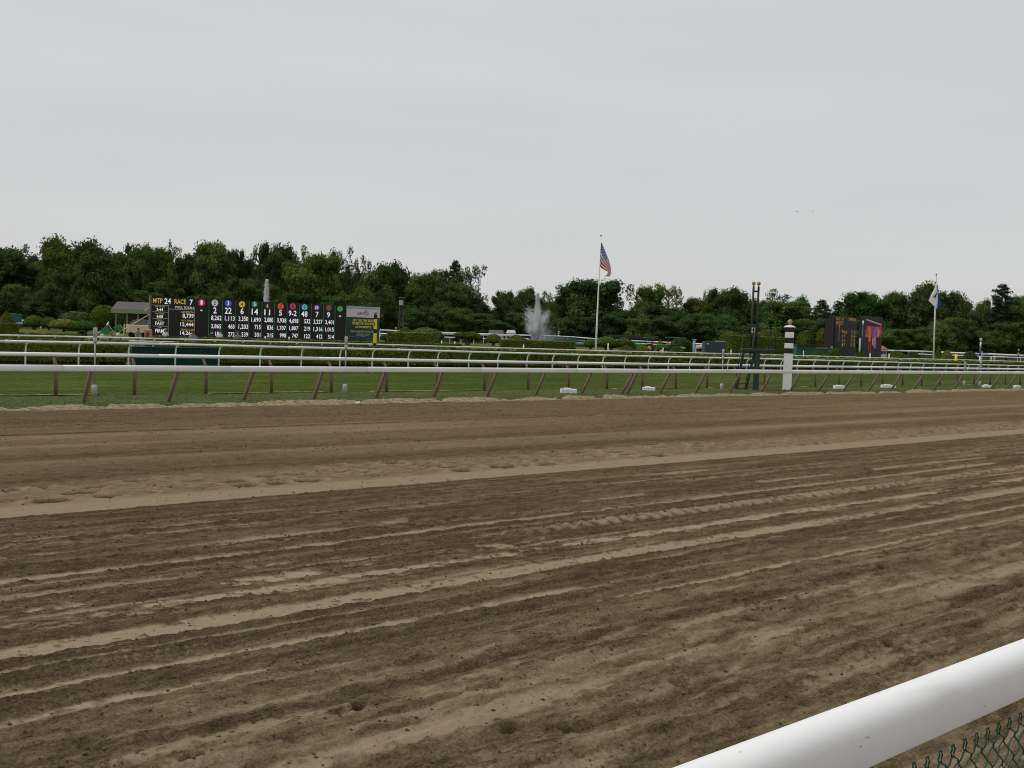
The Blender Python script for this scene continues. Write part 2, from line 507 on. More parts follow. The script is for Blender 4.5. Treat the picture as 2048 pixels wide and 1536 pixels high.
    # hoof prints: one bowl in some cells of a jittered lattice
    def hoof(cs, cd, prob, a, seed, lo, hi, sx=.10, sy=.07):
        s0_, d0_ = s, d
        s_ = s + .05 * fbm(s0_ / .12, d0_ / .1, seed + 9, 2); d_ = d + .04 * fbm(s0_ / .1, d0_ / .09, seed + 10, 2)
        out = np.zeros_like(s)
        gi, gj = np.floor(s / cs), np.floor(d / cd)
        for di in (-1, 0, 1):
            for dj in (-1, 0, 1):
                i, j = gi + di, gj + dj
                on = _h(i, j, seed) < prob
                px = (i + .2 + .6 * _h(i, j, seed + 1)) * cs
                py = (j + .2 + .6 * _h(i, j, seed + 2)) * cd
                k = .7 + .6 * _h(i, j, seed + 3)
                q = ((s_ - px) / (sx * k)) ** 2 + ((d_ - py) / (sy * k)) ** 2
                out += on * (-np.exp(-q) + .45 * np.exp(-(np.sqrt(q) - 1.5) ** 2 * 5))
        return out * a * sst(lo - .2, lo + .1, d) * (1 - sst(hi - .1, hi + .2, d))
    hp = hoof(.55, .36, .50, .085, 301, 14.2, 15.7, .20, .085)
    h = h + hp
    light = np.clip(light - np.clip(-hp * 16, 0, .75) + np.clip(hp * 6, 0, .15), 0, 1)
    hq = hoof(.55, .40, .22, .05, 311, 2.2, 6.2, .075, .05)
    h = h + hq
    hr = hoof(1.1, .9, .45, .05, 321, 23, 27.6, .35, .10)
    h = h + hr
    light = np.clip(light - np.clip(-hq * 5, 0, .35) - np.clip(-hr * 12, 0, .35), 0, 1)
    light = np.clip(light - .9 * np.exp(-((D - 22.45) / .09) ** 2) * (fbm(s / .4, s * 0, 7, 2) > -.5), 0, 1)
    light = np.clip(light - .6 * np.exp(-((D - 13.22) / .05) ** 2), 0, 1)
    return h, light

def dirt_material():
    M = bpy.data.materials.new('raked_dirt')
    M.use_nodes = True
    t = M.node_tree
    b = t.nodes['Principled BSDF']
    b.inputs['Roughness'].default_value = 0.95
    b.inputs['Specular IOR Level'].default_value = 0.0
    co = t.nodes.new('ShaderNodeTexCoord')
    at = t.nodes.new('ShaderNodeAttribute'); at.attribute_name = 'pale'
    mp = t.nodes.new('ShaderNodeMapping')
    mp.inputs['Rotation'].default_value = (0, 0, -(math.pi / 2 - TH))
    t.links.new(co.outputs['Object'], mp.inputs[0])
    mps = t.nodes.new('ShaderNodeMapping')
    mps.inputs['Scale'].default_value = (0.35, 1.0, 1.0)
    t.links.new(mp.outputs[0], mps.inputs[0])
    def noise(sc, det, rough=.6, src=mps):
        n_ = t.nodes.new('ShaderNodeTexNoise')
        n_.inputs['Scale'].default_value = sc
        n_.inputs['Detail'].default_value = det
        n_.inputs['Roughness'].default_value = rough
        t.links.new(src.outputs[0], n_.inputs['Vector'])
        return n_
    n1 = noise(3.5, 9, .78)
    n2 = noise(48, 3, .75, mp)
    n3 = noise(12, 6, .8)
    m1 = t.nodes.new('ShaderNodeMapRange'); m1.inputs[1].default_value = .3; m1.inputs[2].default_value = .7; m1.inputs[3].default_value = -.2; m1.inputs[4].default_value = .2
    t.links.new(n1.outputs[0], m1.inputs[0])
    fade = t.nodes.new('ShaderNodeMapRange'); fade.inputs[1].default_value = .25; fade.inputs[2].default_value = .8; fade.inputs[3].default_value = 1.0; fade.inputs[4].default_value = .22
    t.links.new(at.outputs['Fac'], fade.inputs[0])
    ad = t.nodes.new('ShaderNodeMath'); ad.operation = 'MULTIPLY_ADD'; ad.use_clamp = True
    t.links.new(m1.outputs[0], ad.inputs[0]); t.links.new(fade.outputs[0], ad.inputs[1]); t.links.new(at.outputs['Fac'], ad.inputs[2])
    cr = t.nodes.new('ShaderNodeValToRGB')
    cr.color_ramp.elements[0].color = (0.160, 0.113, 0.063, 1)
    cr.color_ramp.elements[1].color = (0.322, 0.258, 0.176, 1)
    e = cr.color_ramp.elements.new(.45); e.color = (0.224, 0.166, 0.098, 1)
    t.links.new(ad.outputs[0], cr.inputs[0])
    m2 = t.nodes.new('ShaderNodeMapRange'); m2.inputs[1].default_value = .38; m2.inputs[2].default_value = .62; m2.inputs[3].default_value = .62; m2.inputs[4].default_value = 1.38
    t.links.new(n2.outputs[0], m2.inputs[0])
    m3 = t.nodes.new('ShaderNodeMapRange'); m3.inputs[1].default_value = .4; m3.inputs[2].default_value = .6; m3.inputs[3].default_value = .78; m3.inputs[4].default_value = 1.22
    t.links.new(n3.outputs[0], m3.inputs[0])
    mm = t.nodes.new('ShaderNodeMath'); mm.operation = 'MULTIPLY'
    t.links.new(m2.outputs[0], mm.inputs[0]); t.links.new(m3.outputs[0], mm.inputs[1])
    mf = t.nodes.new('ShaderNodeMix'); mf.data_type = 'FLOAT'; mf.inputs[2].default_value = 1.0
    t.links.new(fade.outputs[0], mf.inputs[0]); t.links.new(mm.outputs[0], mf.inputs[3])
    sc = t.nodes.new('ShaderNodeVectorMath'); sc.operation = 'SCALE'
    t.links.new(cr.outputs[0], sc.inputs[0]); t.links.new(mf.outputs[0], sc.inputs['Scale'])
    t.links.new(sc.outputs[0], b.inputs['Base Color'])
    inv = t.nodes.new('ShaderNodeMapRange'); inv.inputs[1].default_value = 0; inv.inputs[2].default_value = 1; inv.inputs[3].default_value = 1.0; inv.inputs[4].default_value = .30
    t.links.new(at.outputs['Fac'], inv.inputs[0])
    nb = noise(27, 7, .85, mp)
    bu = t.nodes.new('ShaderNodeBump'); bu.inputs['Distance'].default_value = .11
    t.links.new(inv.outputs[0], bu.inputs['Strength']); t.links.new(nb.outputs[0], bu.inputs['Height'])
    t.links.new(bu.outputs[0], b.inputs['Normal'])
    return M
DIRT = dirt_material()

def build_dirt():
    rr = [0.0, .6, 1.2, 1.9, 2.6]
    r = 3.0
    while r < 30: rr.append(r); r *= 1.0031
    while r < 110: rr.append(r); r *= 1.006
    while r < 900: rr.append(r); r *= 1.12
    a1 = np.arange(-29.5, 31.0, .108)
    ang = np.concatenate([np.linspace(-180, -29.6, 50)[:-1], a1, np.linspace(31.0, 180, 50)])
    A, Rr = np.meshgrid(np.radians(ang), np.array(rr))
    X = Rr * np.sin(A); Y = Rr * np.cos(A)
    s = X * U[0] + Y * U[1]; d = X * N[0] + Y * N[1]
    dc = np.minimum(d, 29.4)
    X = X - (d - dc) * N[0]; Y = Y - (d - dc) * N[1]
    s = X * U[0] + Y * U[1]
    h, pale = dirt_fields(s, dc, Rr)
    h = h * (1 - sst(70, 110, Rr))
    h = np.where(dc > 28.3, -.03 - .1 * sst(28.3, 29, dc), h)
    V = np.stack([X, Y, h], -1).reshape(-1, 3)
    nr, na = A.shape
    i = np.arange(nr - 1)[:, None] * na + np.arange(na - 1)[None, :]
    F = np.stack([i, i + 1, i + na + 1, i + na], -1).reshape(-1, 4)
    F = F[:, ::-1]
    dd = d.reshape(-1)
    keep = (dd[F].min(1) < 29.3)
    F = F[keep]
    me = mesh_np('dirt_track', V, F, [DIRT], smooth=True)
    a = me.attributes.new('pale', 'FLOAT', 'POINT')
    vals = pale.reshape(-1).astype(np.float32)
    if len(me.vertices) == len(vals):
        a.data.foreach_set('value', vals)
    o = link('dirt_track', me)
    prop(o, 'brown raked dirt racetrack with tyre ruts and hoof prints', None, None, 'structure')
build_dirt()

def joined_clods():
    rng = np.random.default_rng(3)
    n_ = 62000  # count raised so the dark brown clods also stand for small speck shadows
    # more of them close by
    u = rng.random(n_)
    d = np.where(rng.random(n_) < .55, 1.6 + 9 * rng.random(n_), 9 + 19 * rng.random(n_) ** 1.3)
    s = -d * .35 - 1 + rng.random(n_) * (d * 1.5 + 6) * (.6 + .9 * rng.random(n_))
    r = np.hypot(s, d)
    _, pale = dirt_fields(s, d, r)
    keep = rng.random(n_) < (.25 + .75 * (1 - pale))
    s, d = s[keep], d[keep]
    hh, _ = dirt_fields(s, d, np.hypot(s, d))
    k = len(s)
    size = (.0035 + .009 * rng.random(k) ** 6) * (1 + d / 24)
    O = np.array([(1, 0, 0), (-1, 0, 0), (0, 1, 0), (0, -1, 0), (0, 0, 1), (0, 0, -1)], float)
    FO = np.array([(0, 2, 4), (2, 1, 4), (1, 3, 4), (3, 0, 4), (2, 0, 5), (1, 2, 5), (3, 1, 5), (0, 3, 5)])
    V = O[None] * (size[:, None, None] * (.6 + .8 * rng.random((k, 6, 1)))) + rng.normal(0, .15, (k, 6, 3)) * size[:, None, None]
    V[:, :, 2] *= .7
    c = np.outer(s, U) + np.outer(d, N)
    c[:, 2] = hh + size * .25
    V = V + c[:, None, :]
    F = FO[None] + (np.arange(k) * 6)[:, None, None]
    me = mesh_np('dirt_clods', V.reshape(-1, 3), F.reshape(-1, 3), [mat('dirt_clod', (0.115, 0.08, 0.046), .95, .08, noise=.4, nscale=3)])
    prop(link('dirt_clods', me), 'small loose clods of brown dirt scattered over the track', 'dirt clods', None, 'stuff')
joined_clods()

# ------------------------------------------------------------------ grass
def grass_mat(name, a, b_, c, stripe=0.0, bump=.5):
    M = bpy.data.materials.new(name)
    M.use_nodes = True
    t = M.node_tree
    b = t.nodes['Principled BSDF']
    b.inputs['Roughness'].default_value = .95
    b.inputs['Specular IOR Level'].default_value = .0
    co = t.nodes.new('ShaderNodeTexCoord')
    mp = t.nodes.new('ShaderNodeMapping'); mp.inputs['Rotation'].default_value = (0, 0, -(math.pi / 2 - TH))
    t.links.new(co.outputs['Object'], mp.inputs[0])
    def noise(sc, det, rough, scl=(1, 1, 1)):
        m_ = t.nodes.new('ShaderNodeMapping'); m_.inputs['Scale'].default_value = scl
        t.links.new(mp.outputs[0], m_.inputs[0])
        n_ = t.nodes.new('ShaderNodeTexNoise'); n_.inputs['Scale'].default_value = sc; n_.inputs['Detail'].default_value = det; n_.inputs['Roughness'].default_value = rough
        t.links.new(m_.outputs[0], n_.inputs['Vector'])
        return n_
    n1 = noise(.35, 6, .7, (.12, 1, 1)); n2 = noise(7, 6, .85, (.6, 1, 1)); n3 = noise(1.4, 5, .7, (.25, 1, 1))
    cr = t.nodes.new('ShaderNodeValToRGB')
    cr.color_ramp.elements[0].position = .36; cr.color_ramp.elements[0].color = (*a, 1)
    cr.color_ramp.elements[1].position = .70; cr.color_ramp.elements[1].color = (*c, 1)
    e = cr.color_ramp.elements.new(.52); e.color = (*b_, 1)
    av = t.nodes.new('ShaderNodeMath'); av.operation = 'MULTIPLY_ADD'; av.inputs[1].default_value = .45
    t.links.new(n3.outputs[0], av.inputs[0])
    sc0 = t.nodes.new('ShaderNodeMath'); sc0.operation = 'MULTIPLY'; sc0.inputs[1].default_value = .55
    t.links.new(n1.outputs[0], sc0.inputs[0]); t.links.new(sc0.outputs[0], av.inputs[2])
    t.links.new(av.outputs[0], cr.inputs[0])
    mr = t.nodes.new('ShaderNodeMapRange'); mr.inputs[1].default_value = .36; mr.inputs[2].default_value = .64; mr.inputs[3].default_value = .5; mr.inputs[4].default_value = 1.5
    t.links.new(n2.outputs[0], mr.inputs[0])
    sc = t.nodes.new('ShaderNodeVectorMath'); sc.operation = 'SCALE'
    n4 = noise(.9, 5, .7, (.22, 1.3, 1))
    wr = t.nodes.new('ShaderNodeMapRange'); wr.inputs[1].default_value = .56; wr.inputs[2].default_value = .72; wr.inputs[4].default_value = .55
    t.links.new(n4.outputs[0], wr.inputs[0])
    wx = t.nodes.new('ShaderNodeMix'); wx.data_type = 'RGBA'; wx.inputs[7].default_value = (.185, .165, .085, 1)
    t.links.new(wr.outputs[0], wx.inputs[0]); t.links.new(cr.outputs[0], wx.inputs[6])
    t.links.new(wx.outputs[2], sc.inputs[0]); t.links.new(mr.outputs[0], sc.inputs['Scale'])
    t.links.new(sc.outputs[0], b.inputs['Base Color'])
    bu = t.nodes.new('ShaderNodeBump'); bu.inputs['Strength'].default_value = bump; bu.inputs['Distance'].default_value = .06
    t.links.new(n2.outputs[0], bu.inputs['Height']); t.links.new(bu.outputs[0], b.inputs['Normal'])
    return M
G_TURF = grass_mat('turf_course_grass', (0.044, 0.064, 0.015), (0.066, 0.090, 0.022), (0.135, 0.138, 0.052))
G_VERGE = grass_mat('verge_grass', (0.062, 0.082, 0.032), (0.088, 0.108, 0.044), (0.150, 0.150, 0.070))
G_INF = grass_mat('infield_grass', (0.085, 0.105, 0.028), (0.115, 0.130, 0.036), (0.150, 0.150, 0.055))
def sd_sheet(name, s0, s1, d0, d1, z, m_, ns=1, nd=1, hf=None):
    sg = np.linspace(s0, s1, ns + 1); dg = np.linspace(d0, d1, nd + 1)
    SS, DD = np.meshgrid(sg, dg)
    V = SS[..., None] * U + DD[..., None] * N
    V[..., 2] = z if hf is None else hf(SS, DD) + z
    na = ns + 1
    i = np.arange(nd)[:, None] * na + np.arange(ns)[None, :]
    F = np.stack([i, i + 1, i + na + 1, i + na], -1).reshape(-1, 4)
    return link(name, mesh_np(name, V.reshape(-1, 3), F, [m_], smooth=True))
o = sd_sheet('infield_ground', -3000, 3000, 28.7, 4000, -.02, G_INF); prop(o, 'olive green infield lawn', None, None, 'structure')
o = sd_sheet('grass_verge', -60, 400, 28.15, 33.2, 0, G_VERGE, 900, 14, lambda s, d: .02 * fbm(s / .7, d / .5, 71, 3) + .03 * (d > 28.7)); prop(o, 'dull green grass verge under the dirt track rail', None, None, 'structure')
o = sd_sheet('turf_course', -60, 500, 33.2, 66.5, .03, G_TURF, 700, 60, lambda s, d: .02 * fbm(s / 1.5, d / .7, 72, 3)); prop(o, 'mown green turf course', None, None, 'structure')
def forest_floor():  # ground sheet whose dark colour stands in for the shade beneath the trees
    rad = [232, 250, 300, 500, 3800]; an = np.radians(np.linspace(-75, 75, 61))
    V = [(r * math.sin(a), (r + 4 * math.sin(a * 40)) * (1 if i else 1) / max(math.cos(a), .5) * math.cos(a) if False else r * math.cos(a) * 1.0, .006 + (0.0)) for i, r in enumerate(rad) for a in an]
    F = [(i * 61 + j, i * 61 + j + 1, (i + 1) * 61 + j + 1, (i + 1) * 61 + j) for i in range(len(rad) - 1) for j in range(60)]
    o = link('woodland_shade_floor', mesh_np('woodland_shade_floor', V, F, [mat('tree_shade_tone', (.045, .042, .022), .95, .05, noise=.4, nscale=.3)])); prop(o, 'ground under the trees, coloured dark for their shade', None, None, 'structure')
forest_floor()
o = sd_sheet('thatch_line', -20, 200, 33.06, 33.34, .058, mat('dry_thatch', (.22, .205, .11), .95, .0, noise=.8, nscale=3), 400, 2, lambda s, d: .02 * fbm(s / .7, d / .5, 71, 3) - .10 * (fbm(s / .9, s * 0, 78, 3) < -.05)); prop(o, 'thin dry line of thatch between verge and turf', None, None, 'structure')
# pale sandy bank between dirt and grass
def bank():
    def hf(s, d):
        m_ = fbm(s / 1.05, s * 0 + .3, 73, 2)
        lobe = .5 + .5 * np.cos(s * 2 * np.pi / 2.9 + 3.4 * fbm(s / 3.1, s * 0, 74, 2) + .6)
        edge = 28.62 + .55 * np.sqrt(np.clip(lobe, 0, 1)) + .30 * m_ + .22 * fbm(s / .25, d / .3, 77, 3)
        front = 27.95 + .10 * fbm(s / .8, s * 0 + 5, 75, 3) + .12 * (1 - np.sqrt(np.clip(lobe, 0, 1)))
        prof = sst(front, front + .5, d) * (1 - sst(edge - .35, edge + .05, d))
        return -.06 + (.15 + .05 * m_ + .05 * fbm(s / .18, d / .1, 76, 3)) * prof
    o = sd_sheet('sand_bank', -12, 120, 27.5, 30.0, 0, mat('pale_sand_and_thatch', (0.30, 0.245, 0.150), .95, .0, noise=.75, nscale=5, streak=(1.2, 3, 2), bump=.6, bscale=14), 1500, 30, hf)
    prop(o, 'scalloped pale sandy bank between the dirt and the grass', None, None, 'structure')
bank()
def tufts():
    rng = np.random.default_rng(5)
    k = 26000
    s = -10 + 125 * rng.random(k) ** 1.2; d = 28.2 + 5 * rng.random(k) ** 1.6
    lobe = .5 + .5 * np.cos(s * 2 * np.pi / 2.9 + 3.4 * fbm(s / 3.1, s * 0, 74, 2) + .6)
    ok = d > 28.4 + .75 * np.sqrt(lobe)
    s, d = s[ok], d[ok]; k = len(s)
    a = rng.random(k) * 6.28; hgt = .02 + .045 * rng.random(k); wdt = .008 + .012 * rng.random(k)
    c = np.outer(s, U) + np.outer(d, N); c[:, 2] = .03
    dx = np.stack([np.cos(a), np.sin(a), a * 0], 1) * wdt[:, None]
    tip = c + np.stack([np.cos(a * 3) * hgt * .5, np.sin(a * 3) * hgt * .5, hgt], 1)
    V = np.stack([c - dx, c + dx, tip], 1).reshape(-1, 3)
    me = mesh_np('grass_blades', V, np.arange(3 * k).reshape(-1, 3), [leaf_mat('verge_blades', (.075, .095, .035), (.15, .16, .065), .2)], tint=.4 + rng.random(k) * .6)
    prop(link('grass_blades', me), 'short grass blades along the track edge', 'grass', None, 'stuff')
tufts()

# ------------------------------------------------------------------ rails
def sweep(path, prof, closed=True):
    """profile points (across, up) swept along a level path; across = towards +N"""
    V, F = [], []
    k = len(prof)
    for p in path:
        for (a, z) in prof:
            V.append(Vector(p) + Vector(tuple(N * a)) + Vector((0, 0, z)))
    for i in range(len(path) - 1):
        for j in range(k):
            F.append((i * k + j, i * k + (j + 1) % k, (i + 1) * k + (j + 1) % k, (i + 1) * k + j))
    F.append(tuple(range(k))); F.append(tuple(reversed(range((len(path) - 1) * k, len(path) * k))))
    return V, F
def circ(r, n_=10, sy=1.0):
    return [(r * math.cos(2 * math.pi * i / n_), sy * r * math.sin(2 * math.pi * i / n_)) for i in range(n_)]
def capsule(wd, ht, n_=6):
    r = wd / 2
    P = [(r * math.cos(math.pi * i / n_), ht / 2 - r + r * math.sin(math.pi * i / n_)) for i in range(n_ + 1)]
    q = .02
    P += [(-r, -ht / 2 + q), (-r + q, -ht / 2), (r - q, -ht / 2), (r, -ht / 2 + q)]
    return P
def bars(parent, s0, s1, seg, d, hfun, prof, m_, name='rail_bar', gap=.012, rng=random.Random(4), wob=.008):
    s = s0
    joints = []
    zj = rng.uniform(-wob, wob)
    while s < s1:
        e = min(s + seg, s1)
        z2 = rng.uniform(-wob, wob)
        pts = [SD(q, d, hfun(q) + zj + (z2 - zj) * (q - s) / seg) for q in (s + gap / 2, (s + e) / 2, e - gap / 2)]
        V, F = sweep(pts, prof)
        MB().add(V, F, m_).build(name, parent, smooth=True)
        joints.append((e, z2)); zj = z2
        s = e
    return joints
def interp(tab):
    xs = [a for a, b in tab]; ys = [b for a, b in tab]
    return lambda s: float(np.interp(s, xs, ys))
rnd = random.Random(11)
# C: dirt track rail with leaning brown posts
hC = interp([(0, 1.03), (60, 1.04), (120, 1.05)])
railC = thing('dirt_track_rail', 'deep white rail on leaning brown posts along the far edge of the dirt track', 'rail')
bars(railC, -10, 115, 4.94, 29.62, hC, capsule(.085, .178), WHITE, gap=.02, wob=.004)
pm = MB().tube([(0, 0, -.1), (0, -.03, .0), (0, -.60, .95)], .060, BROWN, 10).mesh('leaning_post', True)
sp = [10.55 + 2.47 * k for k in range(-8, 43)] + [33.15]
for s_ in sp:
    o = link('post', pm, railC); o.location = SD(s_ + rnd.uniform(-.05, .05), 30.22)
    o.rotation_euler = (rnd.uniform(-.04, .04), rnd.uniform(-.02, .02), -(math.pi / 2 - TH) + math.pi / 2 - math.pi / 2 + R(0) + rnd.uniform(-.05, .05))
    o.rotation_euler[2] = (math.pi / 2 - TH) + rnd.uniform(-.05, .05)
# D: second rail, tube on brown gooseneck posts leaning over the turf
hD = interp([(0, 1.275), (15, 1.27), (28, 1.21), (50, 1.165), (78, 1.14), (130, 1.10)])
railD = thing('turf_rail', 'round white rail on upright brown posts bent at the top, behind the leaning-post rail', 'rail')
bars(railD, -10, 125, 6.0, 33.35, hD, circ(.062, 12), WHITE, wob=.004)
pm = MB().tube([(0, 0, -.1), (0, 0, .78), (0, .06, .94), (0, .20, 1.10), (0, .30, 1.17)], [.055, .055, .055, .05, .045], BROWN, 10).mesh('bent_post', True)
for k in range(-8, 48):
    s_ = 10.7 + 2.42 * k
    o = link('post', pm, railD); o.location = SD(s_, 33.05); o.rotation_euler = (rnd.uniform(-.015, .015), rnd.uniform(-.015, .015), (math.pi / 2 - TH)); o.scale = (1, 1, hD(s_) / 1.24)
# E: white gooseneck rail in front of the hedge
hE = interp([(0, 1.31), (22, 1.335), (33, 1.31), (41, 1.26), (48, 1.215), (66, 1.185), (72, 1.165), (90, 1.06), (113, .96), (180, .9)])
railE = thing('gooseneck_rail', 'white tubular rail on curved white gooseneck posts in front of the clipped hedge', 'rail')
je = bars(railE, 0, 175, 6.7, 47.5, hE, circ(.058, 12), WHITE_D, wob=.012)
def goose(rd, h, reach, mt, name):
    P = [(0, 0, -.1), (0, 0, h * .62)]
    for i in range(1, 7):
        a = math.pi / 2 * i / 6
        P.append((0, -reach * (1 - math.cos(a)), h * .62 + (h * .36) * math.sin(a)))
    return MB().tube(P, rd, mt, 8).mesh(name, True)
pm = goose(.037, 1.22, .30, WHITE_D, 'gooseneck_post')
for k in range(-6, 70):
    s_ = 14.2 + 2.235 * k + (rnd.uniform(-.12, .12) if k > 2 else 0)
    o = link('post', pm, railE); o.location = SD(s_, 47.8); o.rotation_euler = (0, 0, (math.pi / 2 - TH)); o.scale = (1, 1, hE(s_) / 1.24)
cm = MB().add(*sweep([SD(-.11, 0), SD(.11, 0)], circ(.068, 12)), WHITE_D).mesh('collar', True)
for (s_, z_) in je[:24]:
    o = link('collar', cm, railE); o.location = SD(s_, 47.5, hE(s_) + z_)
# F: inner turf rail, two bars
hF = interp([(0, 1.20), (31, 1.23), (48, 1.19), (58, 1.15), (78, 1.13), (94, 1.12), (104, 1.08), (128, 1.05), (162, 1.0), (260, 1.0)])
railF = thing('inner_turf_rail', 'double-barred white rail behind the hedges at the front of the infield', 'rail')
bars(railF, 0, 245, 7.5, 68.0, hF, circ(.055, 10), WHITE_D, wob=.015)
bars(railF, s_at(622, 68), 245, 7.5, 68.30, lambda s: hF(s) - .20, circ(.034, 8), WHITE_D, 'lower_bar', wob=.01)
bars(railF, s_at(262, 68), s_at(362, 68), 7.5, 68.30, lambda s: hF(s) - .20, circ(.045, 8), WHITE_D, 'lower_bar', wob=.01)
pm = goose(.034, 1.12, .45, WHITE_D, 'inner_gooseneck_post')
for k in range(-22, 92):
    s_ = 51.8 + 2.13 * k
    if s_ < 2: continue
    o = link('post', pm, railF); o.location = SD(s_, 68.45); o.rotation_euler = (0, 0, (math.pi / 2 - TH)); o.scale = (1, 1, hF(s_) / 1.14)
# backstretch rails, far across the infield
def far_rail(pts, Z0, Z1, rad, label, step, name='backstretch_rail', seglen=9):
    root = thing(name, label, 'rail')
    P = []
    x0, x1 = pts[0][0], pts[-1][0]
    for (x, y) in pts:
        Z = Z0 + (Z1 - Z0) * (x - 30) / 2018.
        P.append(at_y(x, y, Z))
    P = np.array(P)
    L = np.concatenate([[0], np.cumsum(np.linalg.norm(np.diff(P, axis=0), axis=1))])
    def pos(l): return Vector([float(np.interp(l, L, P[:, i])) for i in range(3)])
    n_ = max(2, int(L[-1] / seglen))
    for i in range(n_):
        MB().tube([pos(L[-1] * i / n_ + .02), pos(L[-1] * (i + 1) / n_ - .02)], rad, WHITE_M, 8, True).build('rail_bar', root, True)
    pm = MB().tube([(0, 0, -1.0), (0, 0, 0)], rad * .5, WHITE_M, 6).mesh('far_post')
    k = 0
    while k * step < L[-1]:
        p = pos(k * step)
        o = link('post', pm, root); o.location = p; o.scale = (1, 1, max(p.z + .02, .3)); k += 1
far_rail([(28, 640.5), (200, 645)], 232, 236, .17, 'thick white backstretch rail between the teal sheet and the cone topiary, left', 6)
far_rail([(28, 646), (260, 651)], 205, 215, .12, 'lower white backstretch rail seen through the left topiary', 5)
far_rail([(760, 660), (877, 665), (1143, 673.5), (1224, 680), (1330, 684.5), (1400, 688)], 232, 236, .14, 'white upper backstretch rail seen between the topiary bushes across the middle', 6)
far_rail([(877, 667.6), (1021, 671.5)], 232, 236, .13, 'white rail just under the upper backstretch rail by the small grey roof', 5)
far_rail([(758, 667), (877, 674), (1021, 679)], 198, 205, .10, 'lower white rail on the lawn behind the bonsai-shaped bushes', 4.5)
far_rail([(1215, 683.5), (1330, 690), (1352, 691)], 205, 215, .11, 'short low white rail behind the tractors', 4.5)
far_rail([(1390, 687.5), (1600, 694)], 232, 236, .16, 'white rail behind the slate-blue container', 6)
far_rail([(1392, 692), (1560, 697)], 205, 215, .11, 'lower white rail between the blue post and the container', 4.5)
far_rail([(1764, 700.6), (1866, 703.5)], 232, 236, .16, 'white far rail between the video screen and the blue and white flag', 6)
far_rail([(1882, 704.6), (2070, 712)], 232, 236, .19, 'thick white far rail right of the cone bush, reaching the right edge', 6)
far_rail([(1833, 708), (1866, 709.4)], 198, 205, .10, 'short thin white rail left of the blue and white flagpole foot', 5)
far_rail([(1899, 710.2), (2070, 716.5)], 198, 205, .10, 'thin lower white rail at the right edge behind the yellow post', 4.5)

# near rail and chain-link fence by the camera
TN = R(49.2)
NN = np.array([-math.cos(TN), math.sin(TN), 0.0]); UN = np.array([math.sin(TN), math.cos(TN), 0.0])
NEAR_TOP, NEAR_D = 1.30, 1.70
near = thing('near_rail', 'large smooth white rounded rail close to the camera at the lower right corner', 'rail')
def near_pt(s, a=0, z=0):
    return Vector(tuple(UN * s + NN * (NEAR_D + a) + np.array([0, 0, NEAR_TOP + z])))
prof = []
W_, Hh = .140, .178
for i in range(17):
    an = math.pi * i / 16
    prof.append((W_ / 2 * math.cos(an), -W_ / 2 + W_ / 2 * math.sin(an)))
for i in range(1, 6):
    an = math.pi / 2 * i / 5
    prof.append((-W_ / 2 + .018 * (1 - math.cos(an)), -Hh + .018 * (1 - math.sin(an))))
for i in range(0, 6):
    an = math.pi / 2 * i / 5
    prof.append((W_ / 2 - .018 * (1 - math.sin(an)), -Hh + .018 * (1 - math.cos(an))))
V, F = [], []
ss = np.linspace(-4, 12, 60); k = len(prof)
for s_ in ss:
    for (a, z) in prof: V.append(near_pt(s_, a, z))
for i in range(len(ss) - 1):
    for j in range(k): F.append((i * k + j, i * k + (j + 1) % k, (i + 1) * k + (j + 1) % k, (i + 1) * k + j))
NEARW = mat('near_rail_gelcoat', (0.87, 0.865, 0.86), 0.45, 0.4, noise=0.045, nscale=2.2)
def scuff(M):
    t = M.node_tree; b = t.nodes['Principled BSDF']; src = b.inputs['Base Color'].links[0].from_socket
    co = t.nodes.new('ShaderNodeTexCoord'); mp = t.nodes.new('ShaderNodeMapping'); mp.inputs['Rotation'].default_value = (0, 0, -(math.pi / 2 - TN)); t.links.new(co.outputs['Object'], mp.inputs[0])
    m3_ = t.nodes.new('ShaderNodeMapping'); m3_.inputs['Scale'].default_value = (.35, 1, 1); t.links.new(mp.outputs[0], m3_.inputs[0])
    prev = src
    for sc_, lo, hi, col, am in ((34, .70, .74, (.22, .18, .13, 1), .75), (7, .62, .80, (.42, .38, .32, 1), .35), (90, .72, .76, (.15, .13, .1, 1), .6)):
        n_ = t.nodes.new('ShaderNodeTexNoise'); n_.inputs['Scale'].default_value = sc_; n_.inputs['Detail'].default_value = 3; t.links.new(m3_.outputs[0], n_.inputs['Vector'])
        r_ = t.nodes.new('ShaderNodeMapRange'); r_.inputs[1].default_value = lo; r_.inputs[2].default_value = hi; r_.inputs[4].default_value = am; t.links.new(n_.outputs[0], r_.inputs[0])
        x_ = t.nodes.new('ShaderNodeMix'); x_.data_type = 'RGBA'; t.links.new(r_.outputs[0], x_.inputs[0]); t.links.new(prev, x_.inputs[6]); x_.inputs[7].default_value = col; prev = x_.outputs[2]
    t.links.new(prev, b.inputs['Base Color'])
scuff(NEARW)
MB().add(V, F, NEARW).build('rail_bar', near, True)
pm = MB().tube([(0, 0, -.05), (0, 0, NEAR_TOP - .16)], .045, WHITE, 12).mesh('near_post', True)
for s_ in (-3, .2, 4.6, 8.0, 11.0):
    o = link('post', pm, near); o.location = Vector(tuple(UN * s_ + NN * (NEAR_D + .0)))
fence = thing('chain_link_fence', 'green vinyl chain-link fence with looped top ends under the near white rail', 'fence')
